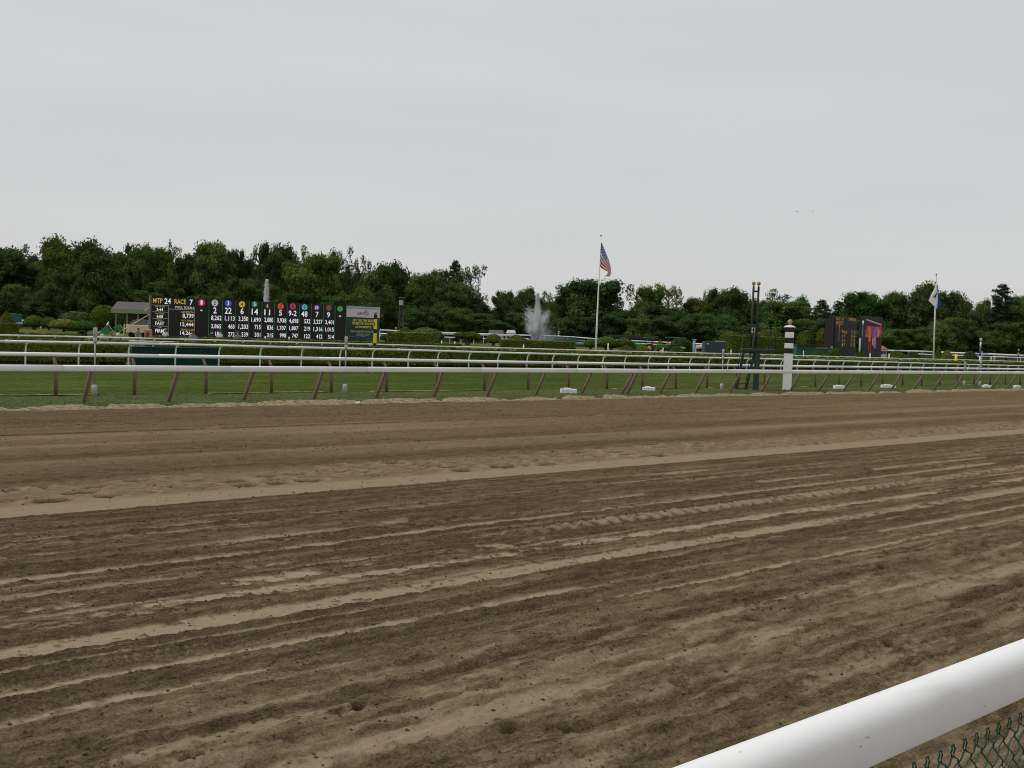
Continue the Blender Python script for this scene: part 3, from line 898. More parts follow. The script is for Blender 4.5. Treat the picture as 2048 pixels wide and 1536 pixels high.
def chain():
    cell, hz = .088, .088
    topz = NEAR_TOP - Hh - .088
    nseg = 24
    def wire(off, sgn):
        P = []
        # knuckle loop on top
        for i in range(9):
            an = -math.pi * .30 + (math.pi * 1.55) * i / 8
            if sgn > 0: P.append((off + sgn * cell / 4 + .012 * math.cos(an), .004 * (i % 2), topz - .026 + .025 * math.sin(an)))
        if sgn < 0: P += [(off - cell / 4 + .008, .006, topz - .045), (off - cell / 4 - .006, .0, topz - .040)]
        n_ = int(topz / (hz / 2))
        for i in range(1, n_):
            side = -1 if i % 2 else 1
            x = off + sgn * side * cell / 4
            z = topz - .03 - i * hz / 2
            P.append((x - sgn * side * .012, .005 * side, z + .014))
            P.append((x, .0, z))
            P.append((x - sgn * side * .012, -.005 * side, z - .014))
        return P
    ms = [MB().tube(wire(0, 1), 0.0032, CHAIN, 5, False).mesh('wire', True), MB().tube(wire(0, -1), 0.0032, CHAIN, 5, False).mesh('wire', True)]
    for i in range(250):
        s_ = -1.5 + i * cell / 2
        o = link('wire', ms[i % 2], fence)
        o.location = Vector(tuple(UN * s_ + NN * (NEAR_D - .012)))
        o.rotation_euler = (rnd.uniform(-.003, .003), rnd.uniform(-.0015, .0015), math.pi / 2 - TN)
chain()

# ------------------------------------------------------------------ foliage
def leafquads(P, Nn, size, rng, tint, up=.25, aspect=.62):
    k = len(P)
    nrm = Nn + rng.normal(0, .55, (k, 3)); nrm[:, 2] += up
    nrm /= np.linalg.norm(nrm, axis=1)[:, None] + 1e-9
    ref = rng.normal(0, 1, (k, 3))
    a = np.cross(nrm, ref); a /= np.linalg.norm(a, axis=1)[:, None] + 1e-9
    b = np.cross(nrm, a)
    sz = (size * (.6 + .8 * rng.random(k)))[:, None]
    a *= sz; b *= sz * aspect
    V = np.stack([P - a * .9, P - b, P + a, P + b], 1).reshape(-1, 3)
    F = np.arange(4 * k).reshape(-1, 4)
    return V, F, tint
ICO = None
def ico():
    global ICO
    if ICO is None:
        bm = bmesh.new(); bmesh.ops.create_icosphere(bm, subdivisions=2, radius=1)
        ICO = (np.array([v.co[:] for v in bm.verts]), [[v.index for v in f.verts] for f in bm.faces]); bm.free()
    return ICO
def crown_mesh(name, seed, kind, m_):
    """unit crown: tree height 1, crown radius about .5 (scaled later)"""
    rng = np.random.default_rng(seed)
    lobes = []
    if kind == 'broad':
        for _ in range(44):
            t = rng.random(); z = .16 + .74 * t; rad = .40 * math.sin(math.pi * (.20 + .70 * (z - .08))) ** .7
            a = rng.random() * 6.283; rr = rad * math.sqrt(rng.random())
            lobes.append((rr * math.cos(a), rr * math.sin(a), z, .075 + .075 * rng.random()))
        lobes += [(0, 0, .45, .27), (0, 0, .62, .27), (.03, 0, .76, .20), (0, .02, .3, .22)]
        nl, sz = 12500, .0165
    elif kind == 'tall':
        for _ in range(40):
            z = .14 + .80 * rng.random(); rad = .34 * math.sin(math.pi * (.22 + .68 * (z - .1))) ** .6
            a = rng.random() * 6.283; rr = rad * math.sqrt(rng.random())
            lobes.append((rr * math.cos(a), rr * math.sin(a), z, .065 + .07 * rng.random()))
        lobes += [(0, 0, .42, .24), (0, 0, .60, .22), (.03, 0, .76, .16)]
        nl, sz = 6600, .0185
    elif kind == 'sparse':
        for _ in range(30):
            z = .38 + .58 * rng.random(); rad = .46 * math.sin(math.pi * (.2 + .7 * (z - .25))) ** .6
            a = rng.random() * 6.283; rr = rad * (rng.random() ** .4)
            lobes.append((rr * math.cos(a), rr * math.sin(a), z, .055 + .05 * rng.random()))
        lobes += [(0, 0, .38, .2)]
        nl, sz = 3600, .017
    elif kind == 'snag':
        for _ in range(15):
            z = .45 + .52 * rng.random(); a = rng.random() * 6.283; rr = .34 * rng.random()
            lobes.append((rr * math.cos(a), rr * math.sin(a), z, .035 + .035 * rng.random()))
        nl, sz = 900, .014
    else:  # pine
        for i in range(46):
            z = .2 + .78 * i / 45; rad = .46 * (1 - (z - .15) ** 1.5 * 1.05) * (.55 + .6 * rng.random())
            a = i * 2.4 + rng.random()
            rad = max(rad, .02)
            lobes.append((rad * .6 * math.cos(a), rad * .6 * math.sin(a), z - .01, .045 + rad * .2))
        nl, sz = 5200, .016
    lobes = np.array(lobes)
    wts = lobes[:, 3] ** 2; wts /= wts.sum()
    idx = rng.choice(len(lobes), nl, p=wts)
    dirs = rng.normal(0, 1, (nl, 3)); dirs /= np.linalg.norm(dirs, axis=1)[:, None]
    dirs[:, 2] = np.where(rng.random(nl) < .35, np.abs(dirs[:, 2]), dirs[:, 2])
    rad = lobes[idx, 3] * (.70 + .62 * rng.random(nl) ** 1.6)
    if kind == 'pine': sq = np.array([1.35, 1.35, .38])
    else: sq = np.array([1, 1, .86])
    P = lobes[idx, :3] + dirs * rad[:, None] * sq
    lt = rng.random(len(lobes))
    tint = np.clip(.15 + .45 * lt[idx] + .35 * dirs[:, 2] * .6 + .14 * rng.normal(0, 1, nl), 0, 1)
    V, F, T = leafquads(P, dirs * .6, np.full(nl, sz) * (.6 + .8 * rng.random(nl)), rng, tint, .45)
    if kind not in ('sparse', 'snag'):
        iv, if_ = ico()
        cv, cf = [], []
        for (x, y, z, r_) in lobes:
            if kind == 'pine': q = iv * r_ * .66 * sq
            else: q = iv * r_ * .74 * sq * (1 + .12 * rng.normal(0, 1, (len(iv), 1)))
            b = len(V) + sum(len(c) for c in cv)
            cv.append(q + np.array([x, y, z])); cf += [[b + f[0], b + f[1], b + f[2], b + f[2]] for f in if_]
        allV = np.concatenate([V] + cv)
        # triangles kept as triangles: build separately with from_pydata for correctness
        me = bpy.data.meshes.new(name)
        tri = [[f[0], f[1], f[2]] for f in cf]
        me.from_pydata([tuple(v) for v in allV], [], F.tolist() + tri)
        a = me.attributes.new('tint', 'FLOAT', 'FACE')
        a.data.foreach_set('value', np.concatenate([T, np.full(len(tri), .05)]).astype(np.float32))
        me.materials.append(m_)
    else:
        me = mesh_np(name, V, F, [m_], tint=T)
    return me
def trunk_mesh(name, seed, kind):
    rng = random.Random(seed)
    b = MB()
    top = {'pine': .93, 'snag': .95, 'sparse': .85}.get(kind, .75)
    r0 = {'snag': .012, 'pine': .016}.get(kind, .024)
    pts = [(0, 0, -.01)]; x = y = 0
    for i in range(1, 6):
        x += rng.uniform(-.012, .012); y += rng.uniform(-.012, .012); pts.append((x, y, top * i / 5))
    b.tube(pts, [r0 * (1.35, 1, .85, .65, .4, .15)[i] for i in range(6)], BARK, 7)
    nb = {'sparse': 16, 'snag': 16, 'pine': 4}.get(kind, 7)
    for i in range(nb):
        z = rng.uniform(.28, top * .95); a = rng.uniform(0, 6.28); L = rng.uniform(.14, .34) * (.8 if kind in ('sparse',) else .8)
        if kind == 'snag': L *= .55
        p0 = Vector((0, 0, z)); p1 = Vector((math.cos(a) * L * .5, math.sin(a) * L * .5, z + L * .35)); p2 = Vector((math.cos(a + .3) * L, math.sin(a + .3) * L, min(z + L * .55, top)))
        b.tube([p0, p1, p2], [r0 * .42, r0 * .26, r0 * .10], BARK, 5)
    return b.mesh(name, True)
PROTO = {}
def proto(kind, mt, v):
    k = (kind, mt.name, v)
    if k not in PROTO:
        PROTO[k] = (crown_mesh('crown_' + kind, hash_seed(kind, v), kind, mt), trunk_mesh('trunk_' + kind, v * 7 + 3, kind))
    return PROTO[k]
def hash_seed(kind, v):
    return sum(ord(c) for c in kind) * 10 + v
TM = {'t': L_TREE, 'd': L_DARK, 'o': L_OLIVE, 'p': L_PINE}
def tree(px, wpx, ytop, Z, kind, tone, v, label, group=None, name=None):
    yh = 631.6 + .0357 * px
    Z = Z * 1.22
    base = at_y(px, yh, Z)
    H = EYE + (yh - ytop) * Z / FPX
    wdt = 1.14 * wpx * Z / FPX
    nm = name or {'broad': 'broadleaf_tree', 'tall': 'tall_tree', 'sparse': 'open_crowned_tree', 'snag': 'thin_tree', 'pine': 'conifer_tree'}[kind]
    if kind == 'tall': kind, wpx = 'broad', wpx * 1.1
    cm, tm = proto(kind, TM[tone], v)
    root = thing(nm, label, 'tree', (base[0], base[1], 0), rnd.uniform(0, 6.28), group or 'trees along the far side of the infield')
    c = link('crown', cm, root); tt = link('trunk', tm, root)
    # crown profile is about .9 wide per unit height
    unit = {'broad': .98, 'tall': .84, 'sparse': 1.0, 'snag': .74, 'pine': .9}[kind]
    k = max(.32, min(1.9, wdt / (H * unit)))
    c.scale = (H * k, H * k, H * 1.02); tt.scale = (H * max(k, .6), H * max(k, .6), H)
TREES = [
 (-60, 130, 497, 215, 'broad', 'd', 0, 'dark tree mostly cut off by the left edge of the picture'),
 (12, 120, 496, 222, 'broad', 'd', 1, 'dark broad tree at the far left above the teal sheet'),
 (58, 66, 490, 240, 'sparse', 't', 0, 'open tree with sky gaps in its crown near the left edge'),
 (124, 100, 477, 222, 'broad', 'o', 2, 'tallest tree on the left, yellowish green with a domed top'),
 (165, 56, 484, 238, 'sparse', 't', 1, 'feathery-topped tree just right of the tallest left tree'),
 (198, 116, 486, 205, 'broad', 'd', 2, 'very dark dense tree towering over the grey barn roof'),
 (236, 64, 503, 250, 'tall', 't', 0, 'mid green tree whose top sits right of the very dark tree'),
 (271, 78, 485, 240, 'broad', 't', 0, 'peaked green tree above the left end of the tote board'),
 (316, 70, 496, 232, 'tall', 't', 1, 'rounded green tree left of the thin half-bare tree'),
 (346, 40, 484, 225, 'snag', 't', 0, 'thin half-bare tree poking above the others over the tote board'),
 (376, 60, 508, 245, 'tall', 'd', 1, 'lower dark tree just right of the thin half-bare tree'),
 (425, 96, 485, 235, 'broad', 't', 1, 'large domed green tree above column one of the tote board'),
 (473, 56, 497, 242, 'tall', 'd', 0, 'narrow dark tree between two domed trees above the tote board'),
 (518, 50, 489, 250, 'sparse', 't', 2, 'light open tree directly above the left fountain jet'),
 (550, 78, 483, 235, 'broad', 'd', 0, 'tall dark rounded tree just right of the left fountain jet'),
 (590, 66, 491, 242, 'sparse', 'o', 0, 'pale fine-leaved tree above columns seven and eight of the board'),
 (625, 120, 506, 214, 'broad', 'o', 0, 'wide olive tree in front of the wood above the tote board'),
 (655, 48, 505, 246, 'tall', 't', 2, 'small rounded treetop right of the wide olive tree'),
 (690, 46, 503, 250, 'sparse', 'd', 1, 'ragged round treetop above the white advertising panel'),
 (715, 34, 510, 256, 'sparse', 't', 0, 'small spiky treetop above the yellow and black pole'),
 (745, 84, 532, 236, 'broad', 't', 2, 'broad green tree sloping down right of the tote board'),
 (797, 74, 527, 250, 'tall', 'd', 2, 'pointed dark tree behind the lattice camera tower'),
 (822, 40, 543, 260, 'sparse', 't', 2, 'small open treetop right of the camera tower'),
 (850, 74, 547, 246, 'broad', 't', 1, 'low domed green tree between tower and the twin conifer tops'),
 (878, 52, 537, 256, 'tall', 't', 0, 'slim green treetop left of the dark conifer'),
 (906, 66, 524, 250, 'pine', 'p', 0, 'dark layered conifer rising left of the gap in the trees'),
 (938, 62, 530, 246, 'sparse', 'd', 2, 'open dark tree with light showing through, left of the sky gap'),
 (914, 92, 566, 232, 'broad', 'd', 1, 'dark full tree in front of the open tree left of the sky gap'),
 (1005, 52, 580, 250, 'broad', 'd', 0, 'dark rounded tree just right of the sky gap'),
 (1042, 70, 577, 246, 'broad', 'd', 2, 'dark tree behind the left side of the fountain spray'),
 (1066, 50, 592, 266, 'tall', 't', 1, 'lower green tree right behind the fountain jet'),
 (1110, 60, 574, 270, 'sparse', 't', 1, 'open airy tree between the fountain and the huge round tree'),
 (1148, 90, 569, 244, 'broad', 'd', 1, 'left shoulder tree of the huge round dark tree'),
 (1188, 132, 557, 232, 'broad', 'd', 0, 'huge round dark tree behind the striped flag pole'),
 (1270, 74, 568, 270, 'sparse', 'd', 0, 'open dark treetop right of the huge round tree'),
 (1298, 64, 570, 262, 'tall', 't', 0, 'upright green tree next to the open dark treetop'),
 (1334, 62, 568, 282, 'sparse', 'o', 2, 'pale see-through tree with yellowish leaves'),
 (1345, 120, 612, 236, 'broad', 'd', 2, 'low wide dark tree behind the green tractors'),
 (1386, 60, 596, 285, 'tall', 't', 1, 'small rounded tree right of the pale see-through tree'),
 (1406, 30, 582, 292, 'snag', 't', 1, 'half-dead tree with bare twigs against the sky'),
 (1422, 64, 590, 276, 'broad', 'o', 1, 'yellowish tree just right of the half-dead one'),
 (1445, 72, 575, 262, 'broad', 'd', 0, 'tall dark tree left of the twin gold-balled poles'),
 (1482, 72, 579, 258, 'broad', 't', 2, 'full green tree directly behind the twin gold-balled poles'),
 (1522, 40, 601, 300, 'tall', 'd', 1, 'small dark treetop just right of the twin poles'),
 (1562, 84, 578, 282, 'sparse', 't', 0, 'irregular tree with a wispy top behind the striped marker post'),
 (1570, 110, 600, 255, 'broad', 't', 0, 'full green tree filling the space behind the striped marker post'),
 (1604, 44, 594, 292, 'tall', 'd', 2, 'narrow dark treetop right of the wispy tree'),
 (1640, 66, 602, 315, 'pine', 'p', 1, 'hazy spiky conifer left of the results board'),
 (1676, 66, 604, 322, 'pine', 'p', 2, 'hazy conifer above the results board'),
 (1700, 60, 606, 300, 'tall', 't', 2, 'green tree above the gap between the two boards'),
 (1730, 98, 582, 285, 'broad', 't', 0, 'domed green tree above the video screen'),
 (1785, 58, 584, 300, 'tall', 't', 1, 'green tree with a pointed top right of the video screen'),
 (1838, 100, 567, 288, 'broad', 'd', 2, 'big dark domed tree left of the white and blue flag'),
 (1880, 64, 580, 296, 'tall', 'd', 0, 'dark tree right behind the white and blue flag'),
 (1914, 80, 588, 304, 'broad', 't', 2, 'smooth rounded tree right of the white and blue flag'),
 (1955, 54, 601, 330, 'tall', 't', 2, 'low hazy treetop above the ringed blue post'),
 (1998, 78, 571, 298, 'pine', 'p', 0, 'layered conifer with a spiky crown near the right edge'),
 (2036, 66, 592, 308, 'broad', 't', 1, 'green tree at the right edge of the picture'),
 (2100, 110, 590, 300, 'broad', 'd', 1, 'dark tree mostly cut off by the right edge of the picture'),
]
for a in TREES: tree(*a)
_used = {}
def near_tree_label(px, tag_):
    c = sorted(TREES, key=lambda t_: abs(t_[0] - px))
    for t_ in c:
        if (tag_, t_[0]) not in _used: break
    _used[(tag_, t_[0])] = 1
    core = t_[-1].split(',')[0].split()
    return ' '.join((tag_ + ' ' + ' '.join(core)).split()[:16])
def line_top(px):
    return float(np.interp(px, [0, 100, 230, 420, 560, 700, 760, 850, 945, 978, 1005, 1100, 1180, 1250, 1350, 1450, 1520, 1640, 1730, 1850, 1950, 2048], [503, 492, 508, 500, 498, 520, 545, 555, 562, 624, 600, 592, 575, 600, 600, 590, 612, 612, 600, 588, 606, 600]))
rt = random.Random(21)
x = -90
while x < 2150:        # the wood behind
    z = 300 if x < 900 else 345
    yy = line_top(x) + rt.uniform(12, 26)
    tree(x, rt.uniform(70, 100), yy, z + rt.uniform(-15, 15), rt.choice(['broad', 'tall']), rt.choice('dtd'), rt.choice([0, 1, 2]), near_tree_label(x, 'treetop behind the'), 'trees packed in the wood behind', 'wood_tree')
    x += rt.uniform(36, 50)
x = -90
while x < 2150:        # lower fronts of the wood
    base = 636 + .0357 * x
    top = line_top(x)
    yy = top + (base - top) * rt.uniform(.30, .62)
    tree(x, rt.uniform(56, 86), yy, (206 if x < 760 else 218) + rt.uniform(-5, 10) + (10 if x > 1500 else 0), rt.choice(['broad', 'tall', 'broad']), rt.choice('dtdod'), rt.choice([0, 1, 2]), near_tree_label(x, 'lower tree before the'), 'lower trees filling the front of the wood', 'understorey_tree')
    x += rt.uniform(34, 54)

# ------------------------------------------------------------------ hedges
def hedge(name, label, s0, s1, d0, d1, h, mt, leaf, dens, seed, group=None, bottom=.22, hf=None, cat='hedge'):
    rng = np.random.default_rng(seed)
    L = s1 - s0; D = d1 - d0
    root = thing(name, label, cat, tuple(SD((s0 + s1) / 2, (d0 + d1) / 2)), 0, group)
    org = np.array(SD((s0 + s1) / 2, (d0 + d1) / 2))
    HH = (lambda s: h + 0 * s) if hf is None else hf
    dens *= 2.4; nf = int(L * h * dens); ntp = int(L * D * dens * .6); ne = int(D * h * dens)
    def pack(s, d, z, nn):
        P = np.outer(s, U) + np.outer(d, N); P[:, 2] = z
        return P, nn
    parts = []
    s = s0 + L * rng.random(nf); z0 = bottom + rng.random(nf) * (1 - bottom)
    bulge = .07 * fbm(s / .8, z0 * 1.5, seed, 3)
    parts.append(pack(s, d0 - bulge + .05 * rng.random(nf), z0 * HH(s), np.tile(-N, (nf, 1))))
    s = s0 + L * rng.random(ntp); d = d0 + D * rng.random(ntp)
    parts.append(pack(s, d, HH(s) + .05 * fbm(s / .6, d / .4, seed + 1, 3), np.tile([0, 0, 1.], (ntp, 1))))
    for e_, sg in ((s0, -1), (s1, 1)):
        d = d0 + D * rng.random(ne)
        parts.append(pack(np.full(ne, e_) + .04 * rng.normal(0, 1, ne), d, (bottom + (1 - bottom) * rng.random(ne)) * h, np.tile(U * sg, (ne, 1))))
    nb = nf // 3
    s = s0 + L * rng.random(nb)
    parts.append(pack(s, np.full(nb, d1), (bottom + (1 - bottom) * rng.random(nb)) * HH(s), np.tile(N, (nb, 1))))
    P = np.concatenate([p for p, _ in parts]) - org; NNn = np.concatenate([q for _, q in parts])
    k = len(P)
    tn = np.clip(.35 + .5 * fbm(P[:, 0] / .7, P[:, 2] / .3 + P[:, 1] / .7, seed + 3, 3) + .2 * rng.normal(0, 1, k), 0, 1)
    V, F, T = leafquads(P, NNn, np.full(k, leaf), rng, tn)
    link('leaves', mesh_np(name + '_leaves', V, F, [mt], tint=T), root)
    # inner mass and stems
    b = MB()
    n_ = max(2, int(L / 1.2)); pts = np.linspace(s0 + .06, s1 - .06, n_)
    V, F = [], []
    for s in pts:
        hh = float(HH(np.array([s]))[0]) if hf else h
        for (dd, z) in ((d0 + .05, bottom * hh), (d0 + .05, hh - .05), (d1 - .05, hh - .05), (d1 - .05, bottom * hh)):
            V.append(SD(s, dd, z) - Vector(org))
    for i in range(n_ - 1):
        for j in range(4): F.append((i * 4 + j, i * 4 + (j + 1) % 4, (i + 1) * 4 + (j + 1) % 4, (i + 1) * 4 + j))
    F += [(0, 1, 2, 3), tuple((n_ - 1) * 4 + q for q in (3, 2, 1, 0))]
    b.add(V, F, mt)
    b.build('inner_leaves', root)
    lo = MB(); m0 = Vector(SD((s0 + s1) / 2, (d0 + d1) / 2)) - Vector(org)
    lo.box((m0.x, m0.y, bottom * h * .5), (L - .3, D - .35, bottom * h - .02), TWIG, rz=math.pi / 2 - TH)
    lo.build('inner_twigs', root)
    st = MB()
    rg = random.Random(seed)
    for i in range(int(min(L * 2.2, 260))):
        q = rg.uniform(s0 + .1, s1 - .1); dd = rg.uniform(d0 + .08, d1 - .08)
        st.tube([Vector(SD(q, dd, -.02)) - Vector(org), Vector(SD(q + rg.uniform(-.1, .1), dd, h * bottom + .1)) - Vector(org)], .022, TWIG, 4, False)
    st.build('stems', root)
def sx(px, d): return s_at(px, d)
H1 = [(-60, 206, 'hedge in front of the gooseneck rail line, far left end', 9000), (212, 262, 'short hedge block left of the green canvas gate', 9000), (446, 700, 'hedge right of the green canvas gate, below the tote board', 7000),
      (704, 903, 'hedge section between the tote board and the box topiary', 5200), (906, 1050, 'hedge section in front of the fountain', 3800), (1054, 1250, 'hedge section below the striped flag', 2600),
      (1254, 1500, 'hedge section left of the ladder stand', 1700), (1506, 1800, 'hedge section behind the striped marker post', 900), (1806, 2090, 'hedge section at the far right behind the white rails', 450)]
for i, (a, b_, lab, dn) in enumerate(H1):
    d0 = 49.4
    s0, s1 = sx(a, d0), sx(b_, d0)
    lf = .052 if a < 500 else .07 if a < 1000 else .10
    hedge('clipped_hedge', lab, s0, s1, d0, d0 + 1.5, 1.22, L_HEDGE, lf, .62 / lf ** 2 * .55, 400 + i, 'hedge sections along the turf course', .34)
i = 0
for (a, b_, lab) in [(-60, 262, 'low hedge behind the front hedge, left of the green canvas gate'), (362, 860, 'low back hedge running under the tote board'), (862, 1400, 'low back hedge in front of the fountain and flagpole'), (1402, 2090, 'low back hedge behind the ladder stand reaching to the right')]:
    d0 = 60.5
    s0, s1 = sx(a, d0), sx(b_, d0)
    lf = .08 if a < 800 else .12
    hb = interp([(0, 1.22), (40, 1.18), (70, 1.12), (110, .95), (160, .80), (300, .75)])
    hedge('back_hedge', lab, s0, s1, d0, d0 + 1.3, 1.15, L_HEDGE, lf, .3 / lf ** 2, 430 + i, 'low hedges on the far side of the turf course', .3, hf=lambda s, hb=hb: np.array([hb(q) for q in np.atleast_1d(s)]))
    i += 1
for (a, b_, lab) in [(28, 168, 'low dark hedge edging the lawn at the left'), (303, 500, 'hedge along the foot of the tote board, left part'), (502, 758, 'hedge along the foot of the tote board, right part'), (762, 926, 'low hedge on the lawn in front of the box topiary')]:
    d0 = 72.0
    hedge('lawn_hedge', lab, sx(a, d0), sx(b_, d0), d0, d0 + 1.0, 1.33, L_HEDGE, .10, 32, 450 + i, 'hedges edging the infield lawn', .12)
    i += 1

# ------------------------------------------------------------------ clipped bushes and topiary
def bush_mesh(name, seed, kind, mt, nl=2600, sz=.05):
    """unit box: x,y in -.5...5, z 0..1"""
    rng = np.random.default_rng(seed)
    d = rng.normal(0, 1, (nl, 3)); d /= np.linalg.norm(d, axis=1)[:, None]
    lump = 1 + .07 * fbm(d[:, 0] * 3 + 9, d[:, 1] * 3 + d[:, 2] * 2, seed, 3)
    if kind == 'round':
        P = d * .5 * lump[:, None]; P[:, 2] += .5; nn = d; core = [((0, 0, .5), (.46, .46, .46))]
    elif kind == 'umbrella':
        P = d * np.array([.5, .5, .34]) * lump[:, None]; P[:, 2] = np.where(P[:, 2] < 0, P[:, 2] * .5, P[:, 2] * 1.5) + .46; nn = d; core = [((0, 0, .52), (.42, .42, .30))]
    elif kind == 'cone':
        z = rng.random(nl) ** 1.3; a = rng.random(nl) * 6.283; rr = .5 * (1 - z) ** .75 * (1 + .08 * rng.normal(0, 1, nl))
        P = np.stack([rr * np.cos(a), rr * np.sin(a), z], 1); nn = np.stack([np.cos(a), np.sin(a), a * 0 + .6], 1); core = [((0, 0, .24), (.40, .40, .24)), ((0, 0, .5), (.25, .25, .28)), ((0, 0, .7), (.14, .14, .22))]
    elif kind == 'mound':
        d[:, 2] = np.abs(d[:, 2]); P = d * np.array([.5, .5, 1.0]) * lump[:, None]; nn = d; core = [((0, 0, .0), (.47, .47, .94))]
    elif kind == 'bonsai':
        cs = [(-.27, 0, .66, .27, .30), (.12, .05, .70, .30, .30), (.34, -.05, .50, .17, .24), (-.02, 0, .60, .2, .25)]
        ii = rng.integers(0, 4, nl); c = np.array(cs)[ii]
        P = c[:, :3] + d * np.stack([c[:, 3], c[:, 3], c[:, 4]], 1) * lump[:, None]; nn = d; core = [((x, y, z), (a * .9, a * .9, b * .88)) for x, y, z, a, b in cs]
    else:  # box
        f = rng.integers(0, 5, nl); q = rng.uniform(-.5, .5, (nl, 2))
        P = np.zeros((nl, 3)); nn = np.zeros((nl, 3))
        for k_, (ax, sg) in enumerate(((0, -1), (0, 1), (1, -1), (1, 1), (2, 1))):
            m_ = f == k_
            if ax == 2: P[m_] = np.stack([q[m_, 0], q[m_, 1], np.ones(m_.sum())], 1); nn[m_] = (0, 0, 1)
            else:
                P[m_, ax] = .5 * sg; P[m_, 1 - ax] = q[m_, 0]; P[m_, 2] = q[m_, 1] + .5; nn[m_, ax] = sg
        P += .012 * rng.normal(0, 1, P.shape); core = None
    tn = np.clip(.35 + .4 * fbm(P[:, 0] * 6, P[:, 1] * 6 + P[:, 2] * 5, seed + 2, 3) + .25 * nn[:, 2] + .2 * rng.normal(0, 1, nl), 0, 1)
    V, F, T = leafquads(P, nn, np.full(nl, sz), rng, tn)
    Vs, Fs = V.tolist(), F.tolist(); nq = len(Fs)
    if core is None:
        b = len(Vs); x = .485
        Vs += [(sx_ * x, sy * x, z) for z in (0, .985) for sy in (-1, 1) for sx_ in (-1, 1)]
        Fs += [[b + q_ for q_ in f] for f in ((0, 2, 3, 1), (4, 5, 7, 6), (0, 1, 5, 4), (2, 6, 7, 3), (0, 4, 6, 2), (1, 3, 7, 5))]
    else:
        iv, if_ = ico()
        for (c, r_) in core:
            b = len(Vs); Vs += (iv * np.array(r_) * .95 + np.array(c)).tolist(); Fs += [[b + q_ for q_ in f] for f in if_]
    me = bpy.data.meshes.new(name); me.from_pydata(Vs, [], Fs)
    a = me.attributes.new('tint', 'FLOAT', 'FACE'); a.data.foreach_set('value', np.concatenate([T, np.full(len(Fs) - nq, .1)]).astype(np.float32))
    me.materials.append(mt)
    return me
BP = {}
BM_ = {'g': L_TOPI, 'y': L_YEL, 'd': L_DARK, 'h': L_HEDGE}
def bush(x0, x1, yt, yb, kind, tone, label, Z=None, trunk=None, name='topiary_bush', cat='bush', depth=None):
    cx = (x0 + x1) / 2
    yh = 631.6 + .0357 * cx
    if Z is None: Z = min(195, EYE * FPX / max(yb - yh, 7.6))
    base = at_y(cx, yh, Z)
    wd = (x1 - x0) * Z / FPX; H = EYE + (yh - yt) * Z / FPX
    k = (kind, tone)
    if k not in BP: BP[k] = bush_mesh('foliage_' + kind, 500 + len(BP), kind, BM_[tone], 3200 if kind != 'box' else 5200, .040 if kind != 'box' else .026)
    root = thing(name, label, cat, (base[0], base[1], 0), 0 if kind == 'box' else (0 if kind == 'bonsai' else rnd.uniform(0, 6)), 'clipped bushes on the infield lawn')
    f = link('foliage', BP[k], root)
    z0 = H * .10 if kind in ('umbrella', 'bonsai') else 0
    if kind == 'umbrella': wd *= 1.2; z0 = -H * .05
    f.location = (0, 0, z0); f.scale = (wd, depth or wd, H - z0)
    if kind in ('umbrella', 'bonsai', 'round'):
        b = MB()
        for (dx, a) in ((-.12, -.25), (.05, .3), (.0, .05)):
            b.tube([(dx * wd * .5, 0, -.05), (dx * wd * .5 + a * wd * .3, 0, H * .5)], [wd * .035, wd * .025], BARK, 6)
        b.build('stem', root)
